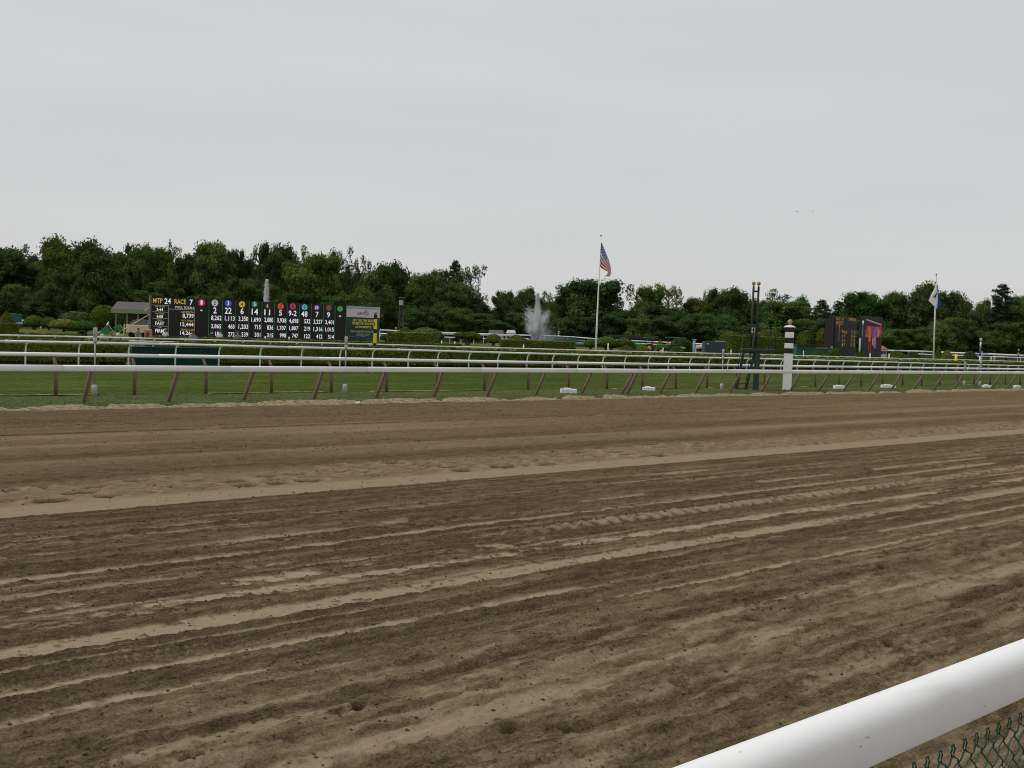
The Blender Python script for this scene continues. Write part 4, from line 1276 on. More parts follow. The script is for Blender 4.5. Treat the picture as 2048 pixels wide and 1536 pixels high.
BUSHES = [
 (-6, 32, 622, 650, 'cone', 'g', 'pointed green bush in front of the teal sheet at the left edge'),
 (-10, 29, 647, 676, 'box', 'h', 'square clipped hedge block at the left edge of the lawn'),
 (52, 84, 631, 656, 'umbrella', 'g', 'cone-topped bush right of the thick white rail, left'),
 (84, 112, 634, 657, 'umbrella', 'g', 'bush directly below the light blue pickup'),
 (104, 152, 638, 664, 'umbrella', 'h', 'wide layered bush right of the light blue pickup'),
 (130, 170, 628, 660, 'cone', 'g', 'pointed bush rising behind the wide layered bush'),
 (124, 186, 622, 650, 'umbrella', 'd', 'dark low tree-like bush behind the pointed bush, left'),
 (148, 190, 641, 668, 'umbrella', 'g', 'rounded bush left of the grey sensor post head'),
 (182, 234, 611, 662, 'round', 'y', 'big round golden-green bush in front of the barn'),
 (228, 258, 624, 660, 'round', 'd', 'dark round bush touching the big golden-green bush'),
 (266, 284, 629, 648, 'round', 'g', 'small round bush in the shade under the barn'),
 (762, 782, 668, 683, 'umbrella', 'd', 'small dark bush just right of the tote board'),
 (796, 824, 655, 690, 'round', 'g', 'round bush top behind the left end of the box topiary'),
 (824, 882, 655, 684, 'umbrella', 'g', 'spreading bush behind the right end of the box topiary'),
 (780, 862, 666, 692, 'box', 'h', 'long square box topiary right of the tote board', 105),
 (868, 882, 671, 688, 'round', 'd', 'small dark barrel-shaped bush right of the box topiary', 110),
 (910, 964, 664, 687, 'bonsai', 'g', 'wide cloud-pruned bush on forked stems left of the fountain'),
 (974, 1001, 668, 687, 'umbrella', 'g', 'small mushroom-shaped bush left of the fountain'),
 (1020, 1048, 670, 688, 'umbrella', 'g', 'round bush at the left foot of the fountain spray'),
 (1005, 1147, 682, 698, 'box', 'h', 'long low hedge block in front of the fountain', 135, None, 'box_hedge', 'hedge', 3.0),
 (1170, 1193, 678, 698, 'umbrella', 'g', 'bush just left of the flagpole foot'),
 (1194, 1233, 673, 697, 'umbrella', 'g', 'broad bush just right of the flagpole foot'),
 (1212, 1236, 680, 698, 'umbrella', 'g', 'lower lobe bush between the broad bush and the slanting one'),
 (1233, 1264, 675, 697, 'umbrella', 'g', 'slanting domed bush left of the green tractors'),
 (1254, 1276, 685, 700, 'mound', 'g', 'small bush beside the rear tractor wheel'),
 (1240, 1270, 692, 705, 'mound', 'h', 'low grassy mound left of the tractors', 170),
 (1270, 1304, 693, 706, 'mound', 'h', 'low grassy mound in front of the tractors', 165),
 (1310, 1330, 679, 694, 'cone', 'h', 'pointed bush between the tractors and the yellow machine'),
 (1336, 1372, 694, 706, 'mound', 'g', 'long flat-topped low bush right of the tractors', 150),
 (1345, 1380, 674, 693, 'umbrella', 'd', 'dark spreading bush behind the blue post'),
 (1366, 1388, 683, 702, 'round', 'g', 'round bush against the light blue post'),
 (1437, 1480, 662, 700, 'round', 'y', 'golden-green bush rising left of the twin poles'),
 (1505, 1565, 660, 700, 'round', 'y', 'golden-green bush behind the ladder stand platform'),
 (1455, 1570, 674, 708, 'box', 'g', 'tall long clipped hedge behind the ladder stand', 128, None, 'tall_hedge', 'hedge', 3.0),
 (1592, 1628, 662, 704, 'round', 'g', 'round bush right of the striped marker post'),
 (1630, 1664, 657, 704, 'round', 'y', 'yellow-tipped bush left of the results board'),
 (1622, 1648, 703, 712, 'mound', 'g', 'small mound bush right of the striped marker post', 160),
 (1650, 1688, 697, 714, 'mound', 'g', 'rounded clipped bush at the left foot of the results board', 155),
 (1708, 1738, 703, 716, 'mound', 'g', 'rounded bush between the results board and the video screen', 165),
 (1776, 1812, 702, 716, 'mound', 'h', 'low bush right of the video screen', 160),
 (1812, 1842, 704, 716, 'mound', 'd', 'dark low bush left of the white and blue flagpole', 170),
 (1869, 1886, 690, 716, 'cone', 'g', 'small cone bush just right of the white and blue flagpole'),
 (1882, 1906, 702, 718, 'mound', 'h', 'low bush right of the small cone bush', 175),
 (1926, 1956, 703, 718, 'mound', 'd', 'dark low bush left of the ringed blue post', 190),
]
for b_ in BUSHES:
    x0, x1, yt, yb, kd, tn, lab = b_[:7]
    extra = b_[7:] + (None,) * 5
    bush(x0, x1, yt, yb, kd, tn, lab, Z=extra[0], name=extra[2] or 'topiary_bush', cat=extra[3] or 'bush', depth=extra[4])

# ------------------------------------------------------------------ lettering on flat panels
class Panel:
    """a vertical plane through two plan points; text and marks are laid on its front face"""
    def __init__(s, A, B):
        s.A = np.array([A[0], A[1], 0.0]); s.B = np.array([B[0], B[1], 0.0])
        s.L = np.linalg.norm(s.B - s.A); s.e = (s.B - s.A) / s.L
        s.n = np.array([s.e[1], -s.e[0], 0.0])        # towards the camera
        if s.n[1] > 0: s.n = -s.n
        s.rz = math.atan2(s.e[1], s.e[0])
    def uv(s, px, py):
        r = ray(px, py); t = ((s.A - np.array([0, 0, EYE])) @ s.n) / (r @ s.n)
        p = r * t + np.array([0, 0, EYE])
        return float((p - s.A) @ s.e), float(p[2])
    def rect(s, x0, x1, y0, y1):
        ym, xm = (y0 + y1) / 2, (x0 + x1) / 2
        return s.uv(x0, ym)[0], s.uv(x1, ym)[0], s.uv(xm, y1)[1], s.uv(xm, y0)[1]
TEXT_CACHE = {}
def text_data(txt, bold):
    key = (txt, bold)
    if key not in TEXT_CACHE:
        cu = bpy.data.curves.new('txt', 'FONT'); cu.body = txt; cu.resolution_u = 2
        cu.offset = .016 if bold else .0
        ob = bpy.data.objects.new('txt', cu)
        me = bpy.data.meshes.new_from_object(ob)
        V = np.array([v.co[:] for v in me.vertices]) if len(me.vertices) else np.zeros((0, 3))
        F = [list(p.vertices) for p in me.polygons]
        bpy.data.objects.remove(ob); bpy.data.curves.remove(cu); bpy.data.meshes.remove(me)
        TEXT_CACHE[key] = (V, F)
    return TEXT_CACHE[key]
def put_text(b, txt, u0, u1, z0, z1, mt, y=-.02, bold=True):
    V, F = text_data(txt, bold)
    if not len(V): return
    mn, mx_ = V.min(0), V.max(0)
    Q = [((u0 + (v[0] - mn[0]) / (mx_[0] - mn[0]) * (u1 - u0)), y, z0 + (v[1] - mn[1]) / (mx_[1] - mn[1]) * (z1 - z0)) for v in V]
    b.add(Q, F, mt)
def disc(b, u, z, ru, rz_, mt, y=-.014, seg=20):
    V = [(u + ru * math.cos(2 * math.pi * i / seg), y, z + rz_ * math.sin(2 * math.pi * i / seg)) for i in range(seg)]
    b.add(V, [tuple(range(seg))], mt)
def quad(b, u0, u1, z0, z1, mt, y=-.012):
    b.add([(u0, y, z0), (u1, y, z0), (u1, y, z1), (u0, y, z1)], [(0, 1, 2, 3)], mt)
def lit(name, c, e=.45):
    return mat(name, c, .6, .2, emit=e)
TW = lit('white_lamps', (.78, .76, .86)); TG = lit('gold_lamps', (.62, .47, .08), .3); TD = mat('dark_digit', (.03, .02, .03))
TA = lit('amber_lamps', (.50, .27, .07), .35)

# tote board
Pa, Pb = at_y(303, 640, 110), at_y(763, 650, 120.8)
PT = Panel(Pa, Pb)
tote = thing('tote_board', 'long black tote board with white odds in twelve columns and an advert at right', 'tote board', tuple(PT.A), PT.rz)
def c2(x, y): return 290 + x / 8.5333, 560 + y / 8.5333
def c3(x, y): return 530 + x / 7.877, 560 + y / 7.877
def r2(x0, x1, y0, y1):
    a = c2(x0, y0); b = c2(x1, y1); return PT.rect(a[0], b[0], a[1], b[1])
def r3(x0, x1, y0, y1):
    a = c3(x0, y0); b = c3(x1, y1); return PT.rect(a[0], b[0], a[1], b[1])
top_l = PT.uv(304, 593)[1]; top_r = PT.uv(691, 611)[1]
def ztop(u): return top_l + (top_r - top_l) * u / PT.uv(691, 611)[0]
ubounds = [PT.uv(c2(118, 600)[0], 640)[0]] + [PT.uv(c2(x, 640)[0], 640)[0] for x in (860, 1086, 1315, 1543, 1770, 1992)] + [PT.uv(c3(x, 650)[0], 645)[0] for x in (144, 343, 535, 722, 915, 1098, 1274)]
cols = []
for i in range(len(ubounds) - 1):
    a, c = ubounds[i], ubounds[i + 1]
    zt = ztop((a + c) / 2)
    p = MB().box(((a + c) / 2, .5, (zt + .5) / 2), (c - a - .02, 1.0, zt - .5), SCREEN).build('odds_column', tote)
    cols.append(p)
    if i >= 1:
        MB().box((c, -.03, (zt + .6) / 2), (.055, .06, zt - .7), DIV).build('divider', tote)
# supports
for u_ in (.3, 6, 12, 18, 23.6):
    MB().box((u_, .8, .25), (.3, .3, .6), DKGREEN).build('footing', tote)
MB().box((-.12, .4, 2.55), (.16, .9, 5.02), mat('weathered_frame', (.16, .16, .15), .8, .2, noise=.4, nscale=2)).build('end_frame', tote)
# stay wires/poles to the left
stay = MB(); a0 = PT.uv(302, 627); stay.tube([(a0[0], .2, a0[1]), (a0[0] - 3.4, .2, .9)], .05, CREAM, 6); stay.build('stay_pole', tote)
stay = MB(); a0 = PT.uv(302, 612); stay.tube([(a0[0], .5, a0[1]), (a0[0] - .55, .6, a0[1] - .55)], .045, CREAM, 6); stay.build('stay_pole', tote)
def tx(parent, txt, rc, mt, bold=True, y=-.02):
    b = MB(); put_text(b, txt, *rc, mt, y, bold); return b.build('lettering', parent)
c0 = cols[0]
for txt, q, mt, bd in [('MTP', (135, 300, 310, 395), TG, 1), ('24', (333, 443, 310, 410), TW, 1), ('RACE', (503, 700, 328, 412), TG, 1), ('7', (762, 815, 335, 427), TW, 1),
        ('TIME OF DAY', (165, 345, 440, 468), TG, 0), ('3:44', (195, 308, 478, 532), TW, 1), ('POST TIME', (178, 325, 560, 588), TG, 0), ('4:08', (195, 305, 597, 648), TW, 1),
        ('TRACK', (205, 297, 675, 698), TG, 0), ('FAST', (175, 327, 710, 772), TW, 1), ('TURF', (215, 285, 797, 820), TG, 0), ('FIRM', (175, 322, 835, 897), TW, 1),
        ('POOL TOTALS', (518, 832, 452, 490), TW, 0), ('SUPERFECTA', (612, 830, 533, 565), TG, 0), ('8,739', (640, 830, 575, 660), TW, 1), ('PICK THREE', (625, 828, 680, 710), TG, 0),
        ('12,444', (603, 828, 725, 802), TW, 1), ('GRAND SLAM', (608, 828, 832, 865), TG, 0), ('14,264', (600, 822, 872, 948), TW, 1)]:
    tx(c0, txt, r2(*q), mt, bool(bd))
ln = MB()
LN = mat('pale_line', (.45, .47, .5), .6)
for q in ((120, 397, 427, 435), (120, 395, 542, 549), (120, 392, 655, 662), (112, 392, 785, 792), (405, 850, 498, 508), (393, 402, 432, 955), (841, 849, 458, 930)):
    quad(ln, *r2(*q), LN)
ln.build('rule_lines', c0)
C_ = {'red': (.55, .02, .10), 'grey': (.50, .50, .55), 'blue': (.06, .10, .62), 'gold': (.62, .42, .06), 'green': (.03, .22, .10), 'black': (.03, .03, .03), 'orange': (.62, .10, .02), 'mag': (.50, .05, .16), 'cyan': (.10, .45, .62), 'purple': (.14, .08, .40), 'brown': (.22, .09, .07), 'lime': (.06, .45, .10)}
COLS = [
 (r2, 1, (965, 385), 60, 'red', '1', TW, [('-', (948, 978, 508, 530))]),
 (r2, 2, (1192, 392), 58, 'grey', '2', TD, [('2', (1165, 1222, 465, 570)), ('8,262', (1128, 1305, 605, 700)), ('3,865', (1128, 1300, 750, 838)), ('2,187', (1128, 1300, 880, 968))]),
 (r2, 3, (1422, 398), 57, 'blue', '3', TW, [('22', (1362, 1478, 470, 578)), ('1,113', (1362, 1530, 615, 708)), ('468', (1415, 1528, 755, 832)), ('272', (1415, 1528, 890, 965))]),
 (r2, 4, (1655, 415), 55, 'gold', '4', TD, [('6', (1628, 1685, 478, 585)), ('3,350', (1595, 1760, 622, 715)), ('1,203', (1595, 1760, 757, 848)), ('539', (1645, 1758, 893, 970))]),
 (r2, 5, (1872, 415), 52, 'green', '5', TW, [('14', (1820, 1930, 490, 592)), ('1,690', (1815, 1975, 638, 725)), ('715', (1868, 1975, 765, 842)), ('301', (1868, 1968, 897, 972))]),
 (r3, 6, (38, 408), 46, 'black', '6', lit('yellow_lamps', (.80, .72, .12)), [('11', (-12, 80, 465, 555)), ('2,080', (-12, 128, 590, 678)), ('836', (32, 130, 712, 785)), ('315', (30, 130, 838, 905))]),
 (r3, 7, (247, 415), 50, 'orange', '7', TD, [('5', (218, 270, 478, 562)), ('3,938', (188, 335, 602, 682)), ('1,707', (188, 330, 722, 800)), ('998', (232, 332, 840, 907))]),
 (r3, 8, (438, 415), 48, 'mag', '8', TD, [('9-2', (370, 498, 480, 570)), ('4,698', (378, 525, 608, 690)), ('1,807', (380, 523, 727, 803)), ('747', (425, 520, 845, 912))]),
 (r3, 9, (623, 428), 46, 'cyan', '9', TD, [('48', (570, 670, 492, 580)), ('532', (618, 712, 615, 685)), ('219', (612, 710, 733, 803)), ('122', (615, 708, 852, 918))]),
 (r3, 10, (815, 435), 44, 'purple', '10', TW, [('7', (797, 843, 502, 585)), ('3,227', (763, 905, 624, 703)), ('1,316', (763, 905, 740, 820)), ('412', (805, 902, 857, 922))]),
 (r3, 11, (1005, 440), 43, 'brown', '11', TD, [('9', (975, 1025, 507, 592)), ('2,401', (945, 1085, 632, 708)), ('1,015', (945, 1085, 747, 823)), ('514', (990, 1085, 864, 928))]),
 (r3, 12, (1182, 455), 42, 'lime', '12', TD, [('-', (1165, 1198, 560, 578))]),
]
for rf, idx, c, rad, colr, num, nm_, rows in COLS:
    b = MB(); q = rf(c[0] - rad, c[0] + rad, c[1] - rad, c[1] + rad)
    uc, zc = (q[0] + q[1]) / 2, (q[2] + q[3]) / 2
    disc(b, uc, zc, (q[1] - q[0]) / 2, (q[3] - q[2]) / 2, lit('disc_' + colr, C_[colr], .3), -.014)
    b.build('number_disc', cols[idx])
    wn_ = .22 if len(num) == 1 else .36
    tx(cols[idx], num, (uc - wn_ * (q[1] - q[0]) * .62, uc + wn_ * (q[1] - q[0]) * .62, zc - .30 * (q[3] - q[2]), zc + .30 * (q[3] - q[2])), nm_, True, -.024)
    for t_, rr_ in rows: tx(cols[idx], t_, rf(*rr_), TW)
# advert panel
q = r3(1278, 1803, 412, 985)
ua, ub = q[0], q[1]
za = PT.uv(*c3(1400, 585))[1]; zt = PT.uv(*c3(1400, 412))[1]; zb = .5
adm = mat('dark_green_print', (.022, .060, .052), .55, .3, noise=.5, nscale=.35, streak=(1, 1, 1.5))
ad = MB().box(((ua + ub) / 2, .5, (za + zb) / 2), (ub - ua - .02, 1.0, za - zb), adm).build('advert_panel', tote)
adw = MB().box(((ua + ub) / 2, .5, (za + zt) / 2), (ub - ua - .02, 1.0, zt - za - .01), mat('pale_pink_print', (.62, .58, .60), .5, .3, noise=.06)).build('advert_header', tote)
b = MB(); u0, u1, z0, z1 = r3(1280, 1800, 415, 445); quad(b, u0, u1, z1 - .30, z1 - .04, mat('sky_band', (.36, .46, .62))); quad(b, u0, u1, z0 - .03, z0 + .02, mat('band_line', (.2, .22, .3))); b.build('header_band', adw)
b = MB(); put_text(b, 'SARATOGA', *r3(1455, 1635, 503, 556), mat('black_serif', (.03, .03, .035)), -.02, False); b.build('lettering', adw)
u0, u1, z0, z1 = r3(1560, 1622, 458, 506)
b = MB(); b.add([(u0, -.018, z0), (u1, -.018, z0), ((u0 + u1) / 2, -.018, z1)], [(0, 1, 2)], mat('pink_roof_mark', (.62, .25, .24))); b.build('roof_mark', adw)
for t_, rr_, mt in [('BET ON THE BEST', (1385, 1705, 620, 658), TG), ('OF BRITISH RACING', (1368, 1722, 668, 706), TG), ("AT BUNBURY'S", (1420, 1670, 723, 758), TG), ('INFO AND PPs AVAILABLE', (1350, 1735, 795, 832), mat('cream_print', (.5, .5, .48))), ('AT NYRA.COM', (1440, 1640, 845, 882), MATS.get('cream_print') or mat('cream_print', (.5, .5, .48)))]:
    tx(ad, t_, r3(*rr_), mt, False)
b = MB()
for i in range(7):
    x = 1320 + i * 42; quad(b, *r3(x, x + 22, 882 + (i % 4) * 6, 887 + (i % 4) * 6), LN)
b.build('dashes', ad)

# yellow and black pole in front of the advert
def tall_marker(name, label, px, Z, ytop, bands, wd, ball=None, cat='marker post', ballmat=GOLD, square=True, lean=0, rz=0.0):
    base = at_y(px, 632 + .0355 * px, Z)
    root = thing(name, label, cat, (base[0], base[1], 0), rz)
    def zz(y): return EYE + (631.6 + .0357 * px - y) * Z / FPX
    for (y0, y1, mt) in bands:
        z1, z0 = zz(y0), max(zz(y1), 0)
        b = MB()
        if square: b.box((0, 0, (z0 + z1) / 2), (wd, wd, z1 - z0 - .004), mt, bev=wd * .04)
        else: b.tube([(0, 0, z0), (0, 0, z1)], wd / 2, mt, 12)
        b.build('band', root, not square)
    if ball:
        MB().ball((0, 0, zz(ytop) - ball), ball, ballmat, 16, 10).build('ball', root, True)
        MB().tube([(0, 0, zz(bands[0][0]) - .02), (0, 0, zz(ytop) - ball)], ball * .35, ballmat, 8).build('ball_neck', root, True)
    return root, zz
mk, zz = tall_marker('distance_pole', 'yellow and black square pole with a bronze ball in front of the advert panel', 750.5, 80, 622.5,
    [(629.5, 639, BLACKP), (639, 659, YEL), (659, 667, BLACKP), (667, 687, YEL), (687, 760, BLACKP)], .235, .135)
b = MB(); b.box((-.06, -.121, zz(649)), (.045, .01, .30), BLACKP); b.build('number_one', mk)
# big striped finish marker
Zm = 54.3
mk, zz = tall_marker('striped_marker_post', 'thick square white post with black bands and a bronze ball, behind the front rail', 1578, Zm, 639.5,
    [(656, 664.8, BLACKP), (664.8, 676.5, WHITE_M), (676.5, 686.8, BLACKP), (686.8, 697.5, WHITE_M), (697.5, 707.5, BLACKP), (707.5, 800, WHITE_M)], .44, .125, rz=R(-16))
MB().lathe([(.25, zz(656)), (.285, zz(655)), (.285, zz(654)), (.23, zz(652.6)), (.10, zz(651.2))], WHITE_M, (0, 0, 0), 20).build('cap', mk, True)
# twin gold-balled poles
gp = at_y(1507, 688, 112)
twin = thing('twin_finish_poles', 'pair of tall black poles topped with gold balls, joined by a short bar', 'poles', (gp[0], gp[1], 0))
def z112(y, px=1507): return EYE + (631.6 + .0357 * px - y) * 112 / FPX
for dx in (-.27, .27):
    MB().tube([(dx, 0, -.1), (dx, 0, z112(574 if dx < 0 else 574.5))], .115, BLACKP, 12).build('pole', twin, True)
    MB().ball((dx, 0, z112(567.8)), .205, GOLD, 16, 10).build('ball', twin, True)
    MB().tube([(dx, 0, z112(575)), (dx, 0, z112(570))], .07, GOLD, 8).build('ball_neck', twin, True)
MB().box((0, 0, z112(583.5)), (.4, .08, .18), BLACKP).build('cross_bar', twin)
MB().box((.02, -.16, z112(661)), (.10, .05, .55), WHITE_M).build('sign_strip', twin)
MB().box((.02, -.19, z112(661)), (.07, .02, .20), mat('red_paint', (.5, .03, .03))).build('sign_mark', twin)
MB().box((-.24, -.16, z112(661)), (.10, .05, .55), WHITE_M).build('sign_strip', twin)
MB().box((-.24, -.19, z112(661)), (.07, .02, .20), MATS['red_paint']).build('sign_mark', twin)

# ladder stand
Zs = 52.8
def xz(px, py, Z=Zs):
    p = at_y(px, py, Z); return p
o0 = xz(1513, 781)
stand = thing('ladder_stand', 'dark green steel viewing platform on one post, reached by a steep ladder with handrails', 'viewing stand', (o0[0], o0[1], 0))
def L_(px, py, dy=0.0):
    p = xz(px, py, Zs + dy) - np.array([o0[0], o0[1], 0]); return Vector(p)
p0, p1 = L_(1511.5, 781), L_(1514, 703)
MB().box(((p0.x + p1.x) / 2, 0, p1.z / 2), (.24, .24, p1.z), DKGREEN, bev=.01).build('support_post', stand)
fl0, fl1 = L_(1488, 699.5), L_(1551, 700.5)
MB().box(((fl0.x + fl1.x) / 2, .35, fl0.z), (fl1.x - fl0.x, 1.1, .13), DKGREEN, bev=.01).build('platform', stand)
for (dy) in (-.15, .85):
    a, c = L_(1493, 648.5, dy), L_(1552, 650.5, dy)
    MB().tube([a, c], .020, DKGREEN, 6).build('handrail', stand, True)
    a, c = L_(1489.5, 668.8, dy), L_(1550, 670, dy)
    MB().tube([a, c], .020, DKGREEN, 6).build('mid_rail', stand, True)
    for px in (1508, 1537.5, 1551):
        MB().tube([L_(px, 650, dy), L_(px, 699, dy)], .020, DKGREEN, 6).build('rail_post', stand, True)
a, c = L_(1552, 650.5, -.15), L_(1552, 650.5, .85)
MB().tube([a, c], .020, DKGREEN, 6).build('handrail', stand, True)
for (bx, tx_) in (((1472.5, 780), (1488.5, 697)), ((1492, 780), (1510.5, 697))):
    a, c = L_(*bx), L_(*tx_)
    MB().box(tuple((a + c) / 2), ((c - a).length, .05, .12), DKGREEN, ry=-math.atan2(c.z - a.z, c.x - a.x)).build('stringer', stand)
for (bx, tx_) in (((1469.5, 778), (1487.5, 667)), ((1489.5, 778), (1508.5, 668))):
    a, c = L_(bx[0], bx[1], -.1), L_(tx_[0], tx_[1], -.1)
    MB().tube([a, c], .017, DKGREEN, 6).build('ladder_handrail', stand, True)
for i in range(8):
    t = (i + .3) / 8
    a = L_(1472.5, 780).lerp(L_(1488.5, 697), t); c = L_(1492, 780).lerp(L_(1510.5, 697), t)
    MB().box(tuple((a + c) / 2), ((c - a).length, .16, .03), DKGREEN).build('rung', stand)

# sensor posts, ground cylinders and white boxes between the two front rails
def sensor(px, ytop, yfoot, label, tall=True):
    g = at_g(px, yfoot)
    root = thing('sensor_post', label, 'post', (g[0], g[1], 0), 0, 'grey sensor posts between the front rails')
    Z = g[1]
    top = EYE + (631.6 + .0357 * px - ytop) * Z / FPX
    MB().lathe([(.085, -.02), (.085, .30), (.075, .36), (.05, .38)], GREYP, seg=14).build('foot_cylinder', root, True)
    if tall:
        MB().tube([(0, 0, .3), (0, 0, top - .3)], .024, GALV, 8).build('pipe', root, True)
        MB().lathe([(.04, top - .46), (.058, top - .44), (.058, top - .32), (.045, top - .31), (.045, top - .29), (.060, top - .28), (.060, top - .04), (.052, top), (.02, top + .01)], GREYP, seg=14).build('sensor_head', root, True)
sensor(188.5, 656, 794, 'tall grey sensor post at the left, its foot half behind a leaning brown post')
sensor(689.5, 674, 789, 'tall grey sensor post below the advert end of the tote board')
sensor(1443, 699, 783, 'tall grey sensor post left of the ladder stand')
sensor(1928, 724, 773.5, 'shorter grey sensor post at the right, left one of the close pair')
sensor(1959, 722, 774.5, 'shorter grey sensor post at the right, right one of the close pair')
def white_box(px, yf, wpx, hpx, label, rz=0.0):
    g = at_g(px, yf); Z = g[1]; wd = wpx * Z / FPX; ht = hpx * Z / FPX
    root = thing('white_box', label, 'ground box', (g[0], g[1], 0), rz, 'white boxes on the grass between the front rails')
    MB().box((0, 0, ht * .44), (wd, .34, ht * .88), WHITE_M, bev=.012).build('box_body', root)
    MB().box((-wd * .08, 0, ht * .97), (wd * .42, .24, ht * .18), WHITE_M, bev=.01).build('raised_lid', root)
white_box(1137, 787.5, 31, 11, 'large white box with a dark right end on the grass under the fountain', R(8))
white_box(1297.5, 782, 24, 8.5, 'white box on the grass right of the doubled leaning posts')
white_box(1679.5, 778.5, 23, 8, 'white box on the grass just right of the striped marker post')
white_box(1776, 776.5, 26, 7.5, 'white box on the grass below the video screen')
white_box(1974, 776, 16, 6.5, 'small white box on the grass right of the close sensor post pair')
white_box(2034, 776.5, 11, 6, 'smallest white box on the grass at the right edge')
cup = at_g(711, 809)
r_ = thing('paper_cup', 'tiny white paper cup lying on the edge of the dirt', 'cup', (cup[0], cup[1], .05), .4)
MB().lathe([(.035, 0), (.05, .13)], WHITE_M, axis='X', seg=10).build('cup_body', r_)
MB().lathe([(.052, .13), (.052, .137)], BLACKP, axis='X', seg=10).build('cup_mouth', r_)
# green canvas gate panels in the hedge gap
for i, (a, c, lab) in enumerate([(266, 352, 'left dark green canvas panel filling the gap in the hedge'), (356, 440, 'right dark green canvas panel filling the gap in the hedge')]):
    s0, s1 = sx(a, 49.5), sx(c, 49.5)
    root = thing('canvas_panel', lab, 'canvas panel', tuple(SD((s0 + s1) / 2, 49.5)), math.pi / 2 - TH, 'green canvas panels in the hedge gap')
    L = s1 - s0
    # cloth with shallow ripples
    nx, nz_ = 60, 4
    V = [(-L / 2 + L * i2 / nx, .03 * math.sin(i2 * .9) + .015 * math.sin(i2 * 2.3), .10 + (1.03) * j / nz_) for j in range(nz_ + 1) for i2 in range(nx + 1)]
    F = [(j * (nx + 1) + i2, j * (nx + 1) + i2 + 1, (j + 1) * (nx + 1) + i2 + 1, (j + 1) * (nx + 1) + i2) for j in range(nz_) for i2 in range(nx)]
    MB().add(V, F, CANVAS).build('canvas', root, True)
    MB().tube([(-L / 2, 0, 1.14), (L / 2, 0, 1.14)], .03, DKGREEN, 6).build('top_tube', root, True)
    for x in (-L / 2, 0, L / 2):
        MB().tube([(x, .05, -.05), (x, .05, 1.14)], .03, DKGREEN, 6).build('frame_post', root, True)

# ------------------------------------------------------------------ flags
def cloth(name, top, bot, nu, nv, Z, parent, matfun, ripple=.12, origin=None, mats=()):
    """top/bot: pixel polylines of the two long edges; the cloth hangs between them with real folds"""
    top = np.array(top, float); bot = np.array(bot, float)
    def samp(P, t):
        L = np.concatenate([[0], np.cumsum(np.hypot(*np.diff(P, axis=0).T))]); L /= L[-1]
        return np.array([np.interp(t, L, P[:, 0]), np.interp(t, L, P[:, 1])])
    V, F, mi = [], [], []
    for j in range(nv + 1):
        for i in range(nu + 1):
            u_, v_ = i / nu, j / nv
            p = samp(top, u_) * (1 - v_) + samp(bot, u_) * v_
            q = at_y(p[0], p[1], Z + ripple * (math.sin(v_ * 9 + u_ * 5) * (.25 + u_)) )
            V.append(tuple(q - origin))
    for j in range(nv):
        for i in range(nu):
            F.append((j * (nu + 1) + i, j * (nu + 1) + i + 1, (j + 1) * (nu + 1) + i + 1, (j + 1) * (nu + 1) + i))
            mi.append(matfun((i + .5) / nu, (j + .5) / nv, i, j))
    me = mesh_np(name, V, F, list(mats), smooth=True, midx=mi)
    return link(name, me, parent)
def clothmat(name, c):
    M = mat(name, c, .8, .15)
    t = M.node_tree; b = t.nodes['Principled BSDF']
    tr = t.nodes.new('ShaderNodeBsdfTranslucent'); tr.inputs[0].default_value = (*c, 1)
    ms = t.nodes.new('ShaderNodeMixShader'); ms.inputs[0].default_value = .4
    out = [n_ for n_ in t.nodes if n_.type == 'OUTPUT_MATERIAL'][0]
    t.links.new(b.outputs[0], ms.inputs[1]); t.links.new(tr.outputs[0], ms.inputs[2]); t.links.new(ms.outputs[0], out.inputs[0])
    return M
FR, FW_, FB = clothmat('flag_red', (.40, .010, .03)), clothmat('flag_white', (.86, .84, .86)), clothmat('flag_navy', (.03, .04, .24))
FBL, FBK = clothmat('flag_blue', (.03, .12, .50)), clothmat('flag_black', (.02, .02, .03))
Zf = 106.
g0 = at_y(1191.3, 700, Zf)
pole = thing('flagpole', 'tall slim white flagpole left of the huge round tree, a small ball on top', 'flagpole', (g0[0], g0[1], 0))
tp = at_y(1202, 474, Zf) - np.array([g0[0], g0[1], 0])
kx = tp[0]
pp = [Vector((0, 0, -.1)), Vector((kx * .22, 0, tp[2] * .3)), Vector((kx * .52, 0, tp[2] * .62)), Vector((kx, 0, tp[2]))]
MB().tube(pp, [.105, .09, .065, .035], WHITE_M, 12).build('pole_shaft', pole, True)
MB().ball((kx, 0, tp[2] + .12), .085, BLACKP, 12, 8).build('ball', pole, True)
def usf(u_, v_, i, j):
    if u_ < .42 and v_ < .44:
        return 1 if (i + (j // 2) % 2) % 2 == 0 and j % 2 == 1 and 0 < i < 15 else 2
    k_ = int(v_ / .44 * 7) if v_ < .44 else 7 + int((v_ - .44) / .56 * 6)
    return 0 if k_ % 2 == 0 else 1
flag = thing('striped_flag', 'red and white striped flag with a starred navy canton hanging in folds from the pole', 'flag', (g0[0], g0[1], 0))
cloth('flag_cloth', [(1202.2, 484), (1205, 489), (1209.5, 500), (1213.5, 510), (1217.5, 519), (1221, 531), (1222.6, 545), (1219.5, 553)], [(1199.8, 530), (1201, 535), (1206, 538), (1211, 541), (1216.0, 543.5), (1214.0, 549), (1208.5, 553)], 36, 50, Zf - .1, flag, usf, .18, np.array([g0[0], g0[1], 0]), (FR, FW_, FB))
Zg = 160.
g1 = at_y(1867, 722, Zg)
pole2 = thing('flagpole', 'slim white flagpole at the right, topped by a thin rod and ball', 'flagpole', (g1[0], g1[1], 0))
o1 = np.array([g1[0], g1[1], 0])
a, b_, c = at_y(1872.3, 567, Zg) - o1, at_y(1872.8, 549, Zg) - o1, at_y(1869.5, 640, Zg) - o1
